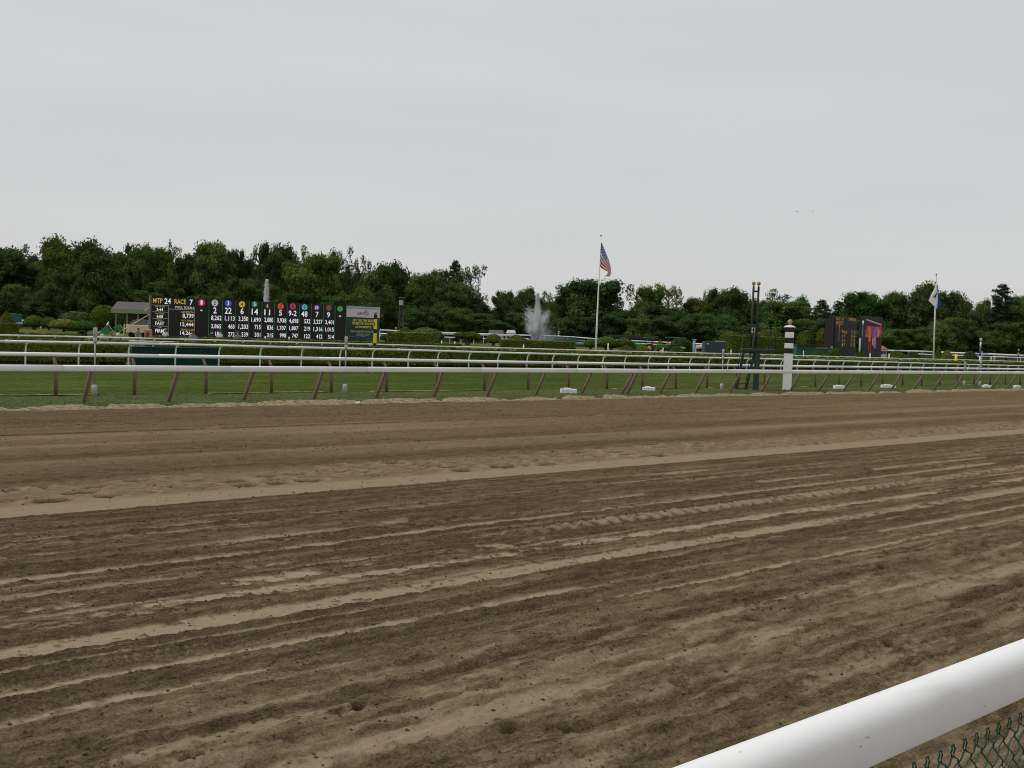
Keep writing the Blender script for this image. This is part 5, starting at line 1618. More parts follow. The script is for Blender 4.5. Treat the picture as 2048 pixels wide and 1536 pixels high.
MB().tube([(0, 0, -.1), tuple(c), tuple(a)], [.13, .10, .07], WHITE_M, 12).build('pole_shaft', pole2, True)
MB().tube([tuple(a), tuple(b_)], .035, GALV, 8).build('thin_rod', pole2, True)
MB().ball(tuple(b_), .11, BLACKP, 12, 8).build('ball', pole2, True)
flag2 = thing('white_blue_flag', 'white flag with a black running horse and a blue edge, hanging from the right flagpole', 'flag', tuple(o1))
cloth('white_cloth', [(1872, 567), (1868, 579), (1862, 590), (1857, 601)], [(1873.6, 568), (1875.3, 585), (1875.8, 602), (1874, 618)], 14, 14, Zg - .3, flag2, lambda *a: 0, .15, o1, (FW_,))
cloth('blue_cloth', [(1873.7, 568), (1875.4, 585), (1875.9, 602), (1874.1, 618)], [(1875, 569), (1877.5, 588), (1879.5, 600), (1883, 609)], 14, 8, Zg - .2, flag2, lambda *a: 0, .15, o1, (FBL,))
hp_ = [(1866, 594.5), (1867.5, 592), (1870, 590.6), (1871.6, 588.4), (1873, 585.2), (1874.6, 586), (1874.8, 588), (1873, 589.3), (1872, 591.5), (1871.4, 595), (1870.4, 597.6), (1870, 594), (1868.4, 593.6), (1866.6, 596)]
V = [tuple(at_y(x, y, Zg - .62) - o1) for x, y in hp_]
MB().add(V, [tuple(range(len(V)))], FBK).build('horse_emblem', flag2)

# ringed blue-white post and other slim posts
def slim(px, Z, segs, label, rad=.09, name='slim_post', grp=None, ring=None):
    base = at_y(px, 632 + .0355 * px, Z)
    root = thing(name, label, 'post', (base[0], base[1], 0), 0, grp)
    def zz(y): return EYE + (631.6 + .0357 * px - y) * Z / FPX
    for (y0, y1, mt) in segs:
        MB().tube([(0, 0, max(zz(y1), -.05)), (0, 0, zz(y0))], rad, mt, 10).build('shaft_section', root, True)
    if ring:
        z_, ro = zz(ring[0]), ring[1]
        MB().lathe([(ro * .45, -.05), (ro, -.05), (ro, .05), (ro * .45, .05), (ro * .45, -.05)], WHITE_M, (0, 0, 0), 18, 'Y').build('ring', root, True).location = (0, 0, z_)
        MB().lathe([(.01, -.02), (ro * .5, -.02), (ro * .5, .02), (.01, .02)], mat('dark_red', (.12, .04, .04)), (0, 0, 0), 14, 'Y').build('ring_centre', root).location = (0, 0, z_)
    return root
slim(1960.5, 150, [(684, 696, WHITE_M), (696, 713, BLUEP), (713, 760, WHITE_M)], 'blue and white post topped by a white ring at the right', .11, 'ringed_post', None, (679.5, .20))
slim(1964.5, 152, [(703, 760, GALV)], 'short grey pipe beside the ringed blue post', .07)
slim(1913, 140, [(709, 760, YEL)], 'short thick yellow post behind the white rails at the right', .17, 'yellow_post')
slim(2037, 230, [(698.5, 702, YEL), (702, 706, BLACKP), (706, 710, YEL), (710, 730, BLACKP)], 'small yellow and black banded pole near the right edge', .13, 'banded_pole')
slim(791.5, 235, [(655, 659, YEL), (659, 661.5, BLACKP), (661.5, 668, YEL), (668, 690, BLACKP)], 'small yellow and black banded pole at the foot of the lattice tower', .14, 'banded_pole')
slim(257.5, 240, [(628, 632, WHITE_M), (632, 634, BLACKP), (634, 636.5, WHITE_M), (636.5, 660, BLACKP)], 'small black and white banded pole under the barn roof', .27, 'banded_pole')
slim(1117, 240, [(663, 665, WHITE_M), (665, 667, BLACKP), (667, 669, WHITE_M), (669, 671, BLACKP), (671, 674, WHITE_M), (674, 700, WHITE_M)], 'small black and white banded pole right of the fountain', .2, 'banded_pole')
PEGS = [(531, 673, 90, 'under column six of the tote board'), (579, 674, 90, 'under column eight of the tote board'), (884, 682, 150, 'beside the dark barrel-shaped bush'), (910.3, 683.5, 105, 'left of the cloud-pruned bush'), (1048, 689.5, 100, 'in front of the long low hedge block'),
        (1217, 687, 140, 'below the broad bush right of the flagpole'), (1327, 696, 118, 'right of the yellow tractor wheel'), (1463, 700, 125, 'in front of the slate-blue container'), (1608, 702, 130, 'right of the striped marker post'), (1741, 706.5, 150, 'at the foot of the video screen'), (1779, 707.5, 150, 'right of the video screen'), (1218, 686, 150, None), (1983, 714, 180, 'right of the ringed blue post')]
for (px, y, Z, lab) in PEGS:
    if lab: slim(px, Z, [(y, y + 60, WHITE_M)], 'small white peg post ' + lab, .055 if Z < 140 else .075, 'peg_post', 'small white peg posts on the lawn')
r_ = slim(1388.5, 150, [(680, 740, LBLUE)], 'light blue box column left of the slate-blue container', .17, 'blue_column')
MB().box((0, 0, EYE + (631.6 + .0357 * 1388 - 680) * 150 / FPX), (.55, .4, .14), LBLUE).build('column_cap', r_)

# ------------------------------------------------------------------ the two screens at the right
def screen(x0, x1, y0, y1, Z0, Z1, name, label, mt, side_w=0):
    A, B = at_y(x0, (y0 + y1) / 2, Z0), at_y(x1, (y0 + y1) / 2, Z1)
    P = Panel(A, B)
    root = thing(name, label, 'screen', tuple(P.A), P.rz)
    zt = P.uv((x0 + x1) / 2, y0)[1]
    MB().box((P.L / 2, .45, zt / 2), (P.L, .9, zt), mt, bev=.03).build('cabinet', root)
    return root, P
rb, PR = screen(1669, 1713, 634.5, 706, 186, 193, 'results_board', 'dark results board with amber lettering and lit digits', SCRG)
def c7(x, y): return 1640 + x / 12.8, 620 + y / 12.8
def r7(x0, x1, y0, y1):
    a = c7(x0, y0); b = c7(x1, y1); return PR.rect(a[0], b[0], a[1], b[1])
MB().box((-.4, .8, PR.uv(1668, 636)[1] / 2), (.8, 1.4, PR.uv(1668, 636)[1]), BLACKP).build('side_tower', rb)
for t_, q_ in [('RACE', (415, 520, 178, 262)), ('6', (570, 600, 185, 268)), ('OFFICIAL', (735, 922, 205, 288)), ('RESULTS', (415, 595, 285, 370)), ('Final', (565, 690, 510, 600))]:
    tx(rb, t_, r7(*q_), TA, False)
for i in range(9):
    tx(rb, '1234567890'[i], r7(480 - i * 2, 505 - i * 2, 395 + i * 46, 425 + i * 46), TA, False)
for i in range(4):
    y = 520 + i * 112
    tx(rb, ['11', '18', '34', '17'][i], r7(805 - i * 8, 838 - i * 8, y, y + 80), TA, False)
    tx(rb, ['2', '6', '2', '5'][i], r7(865 - i * 6, 905 - i * 6, y, y + 80), TA, False)
    if i: tx(rb, ['', '8', '5', '1'][i], r7(560, 582, y, y + 75), TA, False); tx(rb, ['', '7', '2', '7'][i], r7(608, 635, y, y + 75), TA, False)
vb, PV = screen(1727, 1764, 633.5, 712, 178, 184, 'video_screen', 'upright video screen showing a blurry red and pink picture', SCRG)
def vid_mat():
    M = bpy.data.materials.new('video_picture'); M.use_nodes = True; t = M.node_tree; b = t.nodes['Principled BSDF']
    co = t.nodes.new('ShaderNodeTexCoord'); mp = t.nodes.new('ShaderNodeMapping'); mp.inputs['Scale'].default_value = (1.5, 1, .42)
    t.links.new(co.outputs['Object'], mp.inputs[0])
    n1 = t.nodes.new('ShaderNodeTexNoise'); n1.inputs['Scale'].default_value = 1.6; n1.inputs['Detail'].default_value = 3
    t.links.new(mp.outputs[0], n1.inputs['Vector'])
    cr = t.nodes.new('ShaderNodeValToRGB'); el = cr.color_ramp.elements
    el[0].position = .45; el[0].color = (.03, .02, .025, 1); el[1].position = .80; el[1].color = (.75, .40, .55, 1)
    e = el.new(.54); e.color = (.26, .02, .04, 1); e = el.new(.66); e.color = (.60, .08, .10, 1)
    t.links.new(n1.outputs[0], cr.inputs[0]); t.links.new(cr.outputs[0], b.inputs['Base Color']); t.links.new(cr.outputs[0], b.inputs['Emission Color']); b.inputs['Emission Strength'].default_value = .3
    return M
VM = vid_mat()
VR, VP_, VO, VV = lit('video_red', (.30, .015, .03), .3), lit('video_pink', (.45, .17, .23), .3), lit('video_orange', (.45, .10, .03), .3), lit('video_violet', (.20, .07, .20), .3)
def rv(x0, x1, y0, y1):
    a = c7(x0, y0); b = c7(x1, y1); return PV.rect(a[0], b[0], a[1], b[1])
b = MB(); quad(b, *rv(1175, 1575, 420, 700), VM, -.012); b.build('picture', vb)
b = MB()
for (x0, x1, y0, y1, mt) in [(1180, 1225, 400, 490, VR), (1240, 1300, 500, 810, VO), (1310, 1340, 470, 660, VR), (1360, 1440, 480, 700, VV), (1370, 1395, 700, 960, VP_), (1405, 1422, 700, 1000, VP_), (1470, 1510, 500, 670, VP_), (1330, 1365, 720, 890, VP_), (1235, 1255, 830, 1050, VR), (1285, 1305, 830, 1080, VR), (1530, 1575, 410, 500, VR), (1150, 1160, 500, 740, VV)]:
    quad(b, *rv(x0, x1, y0, y1), mt, -.02)
b.build('picture_figures', vb)
b = MB(); u0, u1, z0, z1 = rv(1180, 1570, 240, 385)
b.add([(u0, -.02, z1 - .25), (u1, -.02, z0), (u1, -.02, z0 + .28), (u0, -.02, z1)], [(0, 1, 2, 3)], VP_); b.build('picture_banner', vb)
slim(1719.6, 170, [(677, 740, GREYP)], 'slender grey post between the results board and the video screen', .14, 'grey_post')
slim(1724, 172, [(642, 650, WHITE_M), (650, 740, DKGREEN)], 'dark post with a white top section left of the video screen', .12, 'dark_post')

# ------------------------------------------------------------------ buildings, vehicles and machines
def gbase(px, Z):
    b = at_y(px, 632 + .0355 * px, Z); return b[0], b[1]
def zat(px, y, Z): return EYE + (631.6 + .0357 * px - y) * Z / FPX
def wpx(n_, Z): return n_ * Z / FPX
# barn with grey roof and pale fascia
Z = 185; bx, by = gbase(264, Z); Wb = wpx(134, Z)
barn = thing('barn', 'long low barn with grey roof and pale green fascia, partly behind the tote board', 'barn', (bx, by, 0))
zr, ze, zf = zat(270, 607, Z), zat(270, 620, Z), zat(270, 627, Z)
V = [(-Wb / 2 + 1, 6, zr + .3), (Wb / 2, 6, zr + .3), (Wb / 2, 0, ze), (-Wb / 2 + 2.2, 0, ze)]
MB().add(V + [(x, y, z - .12) for x, y, z in V], [(0, 1, 2, 3), (4, 5, 6, 7), (0, 1, 5, 4), (2, 3, 7, 6), (1, 2, 6, 5), (0, 3, 7, 4)], ROOFG).build('roof', barn)
MB().box((1.1, -.05, (ze + zf) / 2 - .05), (Wb - 2.2, .12, ze - zf), PALEG).build('fascia', barn)
MB().box((1, 5.5, zf / 2), (Wb - 3, .2, zf), mat('shaded_boards', (.06, .05, .04), .9)).build('back_wall', barn)
for i in range(5):
    MB().box((-Wb / 2 + 3 + i * (Wb - 4) / 4, .2, zf / 2), (.18, .18, zf), mat('grey_timber', (.2, .19, .17), .9)).build('porch_post', barn)
# cottages far right of the bonsai
def cottage(px, w_, ytop, yeave, Z, label, roof, wall):
    bx, by = gbase(px, Z); Wd = wpx(w_, Z); zt, ze = zat(px, ytop, Z), zat(px, yeave, Z)
    root = thing('cottage', label, 'small building', (bx, by, 0))
    MB().box((0, 2, ze / 2), (Wd * .92, 4, ze), wall).build('wall', root)
    V = [(-Wd / 2, -.3, ze), (Wd / 2, -.3, ze), (Wd / 2, 4.3, ze), (-Wd / 2, 4.3, ze), (-Wd / 2 + .3, 2, zt), (Wd / 2 - .3, 2, zt)]
    MB().add(V, [(0, 1, 5, 4), (2, 3, 4, 5), (0, 4, 3), (1, 2, 5), (0, 3, 2, 1)], roof).build('roof', root)
    for dx in (-.25, .2):
        f = MB().box((Wd * dx, -.02, ze * .6), (.7, .08, .8), WHITE_M).build('window', root)
        MB().box((Wd * dx, -.07, ze * .6), (.55, .05, .65), GLASSD).build('pane', f)
cottage(992, 32, 660.5, 666.5, 240, 'small cottage with a grey gabled roof behind the far rails', ROOFG, mat('pale_wall', (.45, .45, .43), .8))
cottage(1022, 20, 660.5, 666.5, 243, 'small white cottage right of the grey-roofed one', mat('pale_roof', (.40, .41, .44), .8), WHITE_M)
cottage(1768, 13, 692, 698, 235, 'little building with a red roof right of the video screen', ROOFR, CREAM)
# long shed roof in the shade
Z = 240; bx, by = gbase(1268, Z); Wd = wpx(96, Z)
shed = thing('open_shed', 'long low open shed with a dark roof in the shade behind the topiary', 'shed', (bx, by, 0))
zt = zat(1268, 671.5, Z)
MB().box((0, 1.5, zt - .35), (Wd, 4, .7), ROOFD, bev=.05).build('roof', shed)
for i in range(8): MB().box((-Wd / 2 + .4 + i * (Wd - .8) / 7, -.1, zt / 2 - .3), (.14, .14, zt - .6), ROOFD).build('shed_post', shed)
# green low building at right
Z = 175; bx, by = gbase(1630, Z); Wd = wpx(74, Z)
gb = thing('low_green_building', 'long low green building with a flat dark roof left of the results board', 'building', (bx, by, 0))
zt = zat(1630, 690.5, Z)
MB().box((0, 2, zt / 2 - .1), (Wd * .97, 4, zt - .2), mat('green_boards', (.03, .10, .07), .7, noise=.2)).build('wall', gb)
MB().box((0, 1.8, zt), (Wd, 4.8, .16), ROOFD).build('roof', gb)
MB().box((wpx(14, Z), -.05, zt - .45), (wpx(26, Z), .1, .35), mat('brown_shutter', (.28, .19, .15), .8)).build('shutter', gb)
MB().box((wpx(33, Z), -.1, zt - .25), (.35, .2, .45), WHITE_M).build('lamp_box', gb)
# slate-blue container
Z = 140; bx, by = gbase(1431, Z)
ct = thing('slate_container', 'slate-blue container with a pale lid strip beside the tall clipped hedge', 'container', (bx, by, 0))
zt = zat(1431, 683.5, Z); Wd = wpx(42, Z)
MB().box((0, 1, zt / 2), (Wd, 2, zt), SLATE, bev=.03).build('body', ct)
MB().box((Wd * .28, .6, zt + .04), (Wd * .4, 1.1, .10), mat('pale_lid', (.45, .5, .52), .6)).build('lid', ct)
for i in range(6): MB().box((-Wd / 2 + .25 + i * (Wd - .5) / 5, -.015, zt / 2), (.06, .05, zt * .92), SLATE).build('rib', ct)
MB().box((-Wd * .36, -.03, zt - .35), (.28, .03, .12), WHITE_M).build('label_plate', ct)
# teal sheet at the left, lake wall and box by the fountain
Z = 205; bx, by = gbase(22, Z)
ts = thing('teal_sheet', 'teal tarpaulin-covered stack at the left edge behind a bush', 'covered stack', (bx, by, 0))
zt = zat(22, 627.5, Z)
MB().box((0, 1, zt / 2), (wpx(22, Z), 2.4, zt), TEAL, bev=.15).build('tarpaulin', ts)
MB().box((0, 1, zt + .01), (wpx(20, Z), 2.0, .04), TEAL).build('top_edge', ts)
Z = 175; bx, by = gbase(1112, Z)
lw = thing('lake_screen', 'low slate screen with pale dots to the right of the fountain', 'screen wall', (bx, by, 0))
zt = zat(1112, 673.5, Z)
MB().box((0, 0, zt / 2), (wpx(62, Z), .2, zt), mat('slate_teal', (.07, .12, .12), .6, noise=.15)).build('screen_panel', lw)
for i in range(9): MB().box((-2.3 + i * .6, -.12, zt - .32), (.07, .03, .16), WHITE_M).build('dot_lamp', lw)
MB().box((0, 0, zt + .03), (wpx(63, Z), .26, .06), mat('pale_coping', (.4, .45, .48))).build('coping', lw)
Z = 150; bx, by = gbase(1147, Z)
gx = thing('green_bin', 'dark green tapered bin at the right end of the long low hedge block', 'bin', (bx, by, 0))
zt = zat(1147, 676, Z)
MB().box((0, .3, zt / 2), (wpx(13, Z), .9, zt), mat('bin_green', (.02, .14, .09), .5), bev=.05).build('body', gx)
MB().box((0, .3, zt + .04), (wpx(14, Z), 1.0, .08), DKGREEN).build('lid', gx)

def wheel(root, x, y, r, wd, hub, axis='Y'):
    w_ = MB().lathe([(r * .62, -wd / 2), (r * .92, -wd / 2), (r, -wd * .3), (r, wd * .3), (r * .92, wd / 2), (r * .62, wd / 2), (r * .62, -wd / 2)], TYRE, (0, 0, 0), 18, axis).build('wheel', root, True)
    w_.location = (x, y, r)
    h_ = MB().lathe([(.03, -wd * .42), (r * .62, -wd * .36), (r * .62, wd * .36), (.03, wd * .42)], hub, (0, 0, 0), 14, axis).build('rim', w_, True)
    return w_
def tractor(px, Z, label, rz, sc=1.0, canopy=TGREEN2):
    bx, by = gbase(px, Z)
    t = thing('tractor', label, 'tractor', (bx, by, 0), rz, 'green tractors on the infield')
    MB().box((.75 * sc, 0, 1.15 * sc), (1.7 * sc, .8 * sc, .62 * sc), TGREEN, bev=.10).build('hood', t)
    MB().box((1.58 * sc, 0, 1.08 * sc), (.1, .7 * sc, .5 * sc), BLACKP).build('grille', t)
    MB().box((.1 * sc, 0, .72 * sc), (2.4 * sc, .45 * sc, .35 * sc), BLACKP).build('chassis', t)
    MB().box((-.75 * sc, 0, 1.25 * sc), (.5 * sc, .5 * sc, .12), BLACKP, bev=.03).build('seat', t)
    MB().box((-.97 * sc, 0, 1.50 * sc), (.10, .5 * sc, .45 * sc), BLACKP, bev=.03).build('backrest', t)
    for sy in (-1, 1):
        MB().box((-.75 * sc, sy * .72 * sc, 1.50 * sc), (1.15 * sc, .32 * sc, .07), TGREEN, bev=.02).build('fender', t)
        wheel(t, -.75 * sc, sy * .78 * sc, .76 * sc, .40 * sc, TYEL)
        wheel(t, 1.15 * sc, sy * .62 * sc, .46 * sc, .26 * sc, TYEL)
        for dx in (-1.15, .05):
            MB().tube([(dx * sc, sy * .5 * sc, 1.2 * sc), (dx * sc, sy * .5 * sc, 2.45 * sc)], .035, BLACKP, 6).build('canopy_post', t)
    MB().box((-.5 * sc, 0, 2.50 * sc), (1.9 * sc, 1.3 * sc, .14), canopy, bev=.05).build('canopy', t)
    MB().tube([(.9 * sc, .25 * sc, 1.4 * sc), (.9 * sc, .25 * sc, 2.1 * sc)], .035, BLACKP, 6).build('exhaust', t)
    MB().tube([(-.15 * sc, 0, 1.45 * sc), (-.32 * sc, 0, 1.72 * sc)], .02, BLACKP, 6).build('steering_column', t)
    return t
t1 = tractor(1291, 182, 'green tractor with a dark green canopy, left one of the pair at centre right', R(168), 1.0, TGREEN)
tri = MB(); tri.add([(-1.25, -.05 - .9, .95), (-1.25, -.75, .95), (-1.25, -.85, 1.4), (-1.28, -.95, .95), (-1.28, -.55, .95), (-1.28, -.75, 1.35)], [(0, 1, 2), (3, 4, 5)], ORANGE)
MB().box((-1.3, -.5, 1.2), (.06, .55, .5), ORANGE).build('warning_plate', t1)
t2 = tractor(1337, 170, 'green tractor with a pale green canopy and yellow wheels, right one of the pair', R(180), 1.08)
tr = thing('green_trailer', 'low lime green trailer behind the right tractor', 'trailer', (*gbase(1357, 176), 0))
MB().box((0, 0, 1.05), (2.2, 1.3, .35), LIME, bev=.04).build('bed', tr)
MB().box((0, 0, .7), (2.0, .8, .3), BLACKP).build('chassis', tr)
for x in (-.6, .6):
    for sy in (-1, 1): wheel(tr, x, sy * .6, .33, .2, TYEL)
t3 = tractor(843, 235, 'distant green tractor among the bushes right of the lattice tower', R(160), 1.0)
# yellow-orange machine
ym = thing('yellow_machine', 'low yellow-orange mowing machine behind the far rail', 'mower', (*gbase(1343, 238), 0))
MB().box((0, 0, 1.0), (wpx(22, 238), 1.3, .6), mat('mower_orange', (.75, .38, .05), .5, .3), bev=.1).build('body', ym)
MB().box((-.5, 0, 1.5), (1.0, 1.0, .5), MATS['mower_orange'], bev=.08).build('engine_cover', ym)
for x in (-.9, .9):
    for sy in (-1, 1): wheel(ym, x, sy * .6, .42, .25, WHITE_M)
# light blue pickup
Z = 225; bx, by = gbase(104, Z)
pk = thing('blue_pickup', 'light blue pickup with a square cab behind the topiary at the left', 'pickup', (bx, by, 0), R(-14))
PB_ = mat('pickup_blue', (.24, .42, .55), .35, .45)
MB().box((0, 0, .85), (4.7, 1.8, .75), PB_, bev=.12).build('body', pk)
MB().box((-.9, 0, 1.55), (1.6, 1.6, .75), PB_, bev=.18).build('cab', pk)
MB().box((-.9, -.81, 1.62), (1.25, .04, .42), GLASSD).build('side_window', pk)
MB().box((-1.72, 0, 1.6), (.04, 1.3, .45), GLASSD).build('windscreen', pk)
for x in (-1.5, 1.5):
    for sy in (-1, 1): wheel(pk, x, sy * .8, .38, .24, GALV)
# cream utility truck beside the tote board
Z = 150; bx, by = gbase(279, Z)
vt = thing('cream_truck', 'cream utility truck with a dark grey load cover, left of the tote board', 'truck', (bx, by, 0), R(5))
Lt = wpx(46, Z); zt0 = zat(279, 650, Z); zt1 = zat(279, 640.5, Z)
MB().box((0, 0, (zt0 + .55) / 2), (Lt, 1.8, zt0 - .55), CREAM, bev=.10).build('body', vt)
V = [(-Lt / 2 + .35, -.85, zt0), (Lt / 2, -.85, zt0), (Lt / 2, .85, zt0), (-Lt / 2 + .35, .85, zt0), (-Lt / 2 + .95, -.6, zt1), (Lt / 2 - .1, -.6, zt1), (Lt / 2 - .1, .6, zt1), (-Lt / 2 + .95, .6, zt1)]
MB().add(V, [(0, 1, 5, 4), (1, 2, 6, 5), (2, 3, 7, 6), (3, 0, 4, 7), (4, 5, 6, 7)], mat('load_cover', (.10, .10, .11), .8, noise=.2)).build('load_cover', vt)
for x in (0, .8): MB().box((x, -.55, zt1 + .02), (.5, .3, .05), WHITE_M).build('white_patch', vt)
for x in (-Lt * .28, Lt * .25):
    for sy in (-1, 1): wheel(vt, x, sy * .8, .38, .24, GALV)
# track harrow with green folding frames
Z = 96; bx, by = gbase(222, Z)
hw = thing('track_harrow', 'green folding track harrow with raised frames and a yellow hub, left of the tote board', 'harrow', (bx, by, 0))
def hp2(px, y): 
    return (wpx(px - 222, Z), zat(px, y, Z))
for poly in [((196, 670), (214, 653), (221, 660), (218, 669), (206, 670)), ((226, 656), (238, 650.5), (245, 661), (240, 664))]:
    pts = [hp2(*q) for q in poly]
    V = [(x, -.03, z) for x, z in pts] + [(x, .03, z) for x, z in pts]; k = len(pts)
    MB().add(V, [tuple(range(k)), tuple(reversed(range(k, 2 * k)))] + [(i, (i + 1) % k, k + (i + 1) % k, k + i) for i in range(k)], TGREEN).build('frame_panel', hw)
for (a_, c_, mt) in [((196, 666), (216, 650.5), TGREEN), ((217, 649), (233, 673), GALV), ((226, 656), (240, 650), TGREEN), ((240, 650), (248, 664), GALV), ((248, 648), (247.5, 672), CREAM), ((214.8, 645), (215.2, 650.5), WHITE_M), ((192, 668), (204, 664), CREAM), ((232, 670), (246, 672), GALV), ((222, 666), (226, 674), TGREEN), ((200, 673), (230, 674), GALV)]:
    a, c = hp2(*a_), hp2(*c_)
    MB().tube([(a[0], rnd.uniform(-.3, .3), a[1]), (c[0], rnd.uniform(-.3, .3), c[1])], .055, mt, 6).build('frame_bar', hw)
for px, y in ((206, 672), (238, 671)):
    a = hp2(px, y); MB().ball((a[0], -.1, a[1]), .22, mat('pale_sack', (.5, .47, .42), .9), 10, 6).build('weight_sack', hw, True)
w_ = wheel(hw, wpx(165 - 222, Z), 0, .42, .3, TYEL); w_.location.z = zat(165, 670, Z)
MB().tube([(wpx(165 - 222, Z), 0, zat(165, 670, Z)), (wpx(196 - 222, Z), 0, zat(196, 670, Z))], .06, BLACKP, 6).build('draw_bar', hw)
for dx in (-1.2, 0, 1): MB().box((dx, 0, .35), (.12, .5, .9), BLACKP).build('tine_row', hw)
# orange cart by the end of the tote board
oc = thing('orange_cart', 'small faded orange cart against the left end of the tote board', 'cart', (*gbase(295, 100), 0))
OM = mat('faded_orange', (.55, .20, .10), .7, .2, noise=.2)
zt = zat(295, 657, 100)
MB().box((0, .3, zt * .6), (wpx(10, 100), .8, zt * .72), OM, bev=.10).build('bin', oc)
MB().box((.08, -.13, zt * .62), (wpx(4.5, 100), .04, .5), mat('navy_panel', (.03, .04, .12), .6)).build('panel', oc)
for x in (-.2, .2): wheel(oc, x, .3, .18, .1, BLACKP)
# lattice camera tower
Z = 232; bx, by = gbase(801.5, Z)
tw = thing('lattice_tower', 'dark lattice camera tower with a pale box on top, right of the tote board', 'tower', (bx, by, 0))
zt = zat(801, 611, Z); wb, wt = wpx(12, Z) / 2, wpx(5.5, Z) / 2
TWM = mat('tower_steel', (.10, .09, .08), .7, .3)
cs = [(-1, -1), (1, -1), (1, 1), (-1, 1)]
for (sx_, sy) in cs: MB().tube([(sx_ * wb, sy * wb, 0), (sx_ * wt, sy * wt, zt)], .07, TWM, 5).build('tower_leg', tw)
for i in range(6):
    t0, t1_ = i / 6, (i + 1) / 6
    r0, r1 = wb + (wt - wb) * t0, wb + (wt - wb) * t1_
    for j in range(4):
        a, c = cs[j], cs[(j + 1) % 4]
        MB().tube([(a[0] * r0, a[1] * r0, zt * t0), (c[0] * r1, c[1] * r1, zt * t1_)], .035, TWM, 4).build('brace', tw)
    MB().add([(q[0] * r1, q[1] * r1, zt * t1_) for q in cs] + [(q[0] * r1, q[1] * r1, zt * t1_ - .06) for q in cs], [(0, 1, 5, 4), (1, 2, 6, 5), (2, 3, 7, 6), (3, 0, 4, 7)], TWM).build('girt', tw)
MB().box((-.1, 0, zt + .55), (.85, .9, 1.15), mat('pale_box', (.42, .42, .38), .7)).build('cabin', tw)
MB().box((0, 0, zt - .03), (1.3, 1.3, .08), TWM).build('floor', tw)
MB().box((.15, 0, zt + 1.62), (1.45, 1.2, .08), mat('pale_box', (.42, .42, .38))).build('roof', tw)
for x in (-.5, .5): MB().tube([(x, -.4, zt), (x, -.4, zt + 1.6)], .04, TWM, 5).build('roof_post', tw)
# pale debris heap beside the far tractor
dh = thing('white_boat', 'pale upturned boat-like shape on the ground beside the distant tractor', 'boat', (*gbase(866, 240), 0))
MB().lathe([(.05, -1.5), (.55, -1.1), (.85, 0), (.7, .9), (.15, 1.5)], mat('weathered_white', (.5, .5, .46), .8, .2, noise=.2), (0, 0, 0), 12, 'X').build('hull', dh, True).location = (0, 0, 1.1)
MB().box((0, 0, .25), (1.8, .7, .5), BLACKP).build('cradle', dh)
# distant cars seen under the trees
for i, (px, Z, c, lab) in enumerate([(1180 - 18, 243, (.25, .3, .32), 'small grey car between the banded pole and the flagpole'), (775, 243, (.5, .5, .5), 'pale car far behind the rail right of the tote board'), (1430, 243, (.7, .7, .7), 'white car behind the slate-blue container'), (1412, 243, (.55, .5, .45), 'beige car left of the white car behind the container'), (1450, 243, (.7, .7, .72), 'white car right of the slate-blue container, before the hedge'), (1048, 244, (.6, .6, .6), 'pale car low behind the fountain'), (60, 243, (.5, .5, .5), 'pale car above the thick white rail at the left')]):
    bx, by = gbase(px, Z)
    car = thing('parked_car', lab, 'car', (bx, by, .0), R(rnd.uniform(-15, 15)), 'cars parked beyond the infield')
    cmn = mat('car_paint_%s' % 'abcdefg'[i], c, .35, .5)
    MB().box((0, 0, .72), (4.3, 1.7, .65), cmn, bev=.16).build('body', car)
    MB().box((-.1, 0, 1.27), (2.3, 1.5, .52), cmn, bev=.24).build('cabin', car)
    MB().box((-.1, -.76, 1.27), (1.9, .03, .34), GLASSD).build('side_window', car)
    for x in (-1.35, 1.35):
        for sy in (-1, 1): wheel(car, x, sy * .78, .33, .2, GALV)

# ------------------------------------------------------------------ fountains
def water_mat():
    M = bpy.data.materials.new('white_water'); M.use_nodes = True; t = M.node_tree; b = t.nodes['Principled BSDF']
    b.inputs['Base Color'].default_value = (.97, .98, 1.0, 1); b.inputs['Roughness'].default_value = .5
    tr = t.nodes.new('ShaderNodeBsdfTransparent'); ms = t.nodes.new('ShaderNodeMixShader'); ms.inputs[0].default_value = .85
    tl = t.nodes.new('ShaderNodeBsdfTranslucent'); tl.inputs[0].default_value = (.97, .98, 1, 1)
    m2 = t.nodes.new('ShaderNodeMixShader'); m2.inputs[0].default_value = .65
    out = [n_ for n_ in t.nodes if n_.type == 'OUTPUT_MATERIAL'][0]
    t.links.new(b.outputs[0], m2.inputs[1]); t.links.new(tl.outputs[0], m2.inputs[2])
    t.links.new(tr.outputs[0], ms.inputs[1]); t.links.new(m2.outputs[0], ms.inputs[2]); t.links.new(ms.outputs[0], out.inputs[0])
    return M
WATER = water_mat()
def drops(P, size, rng):
    k = len(P); O = np.array([(1, 0, -.5), (-.5, .87, -.5), (-.5, -.87, -.5), (0, 0, 1.2)])
    V = O[None] * size[:, None, None] * (.7 + .6 * rng.random((k, 4, 1))) + P[:, None, :]
    F = np.array([(0, 1, 3), (1, 2, 3), (2, 0, 3), (0, 2, 1)])[None] + (np.arange(k) * 4)[:, None, None]
    return V.reshape(-1, 3), F.reshape(-1, 3)
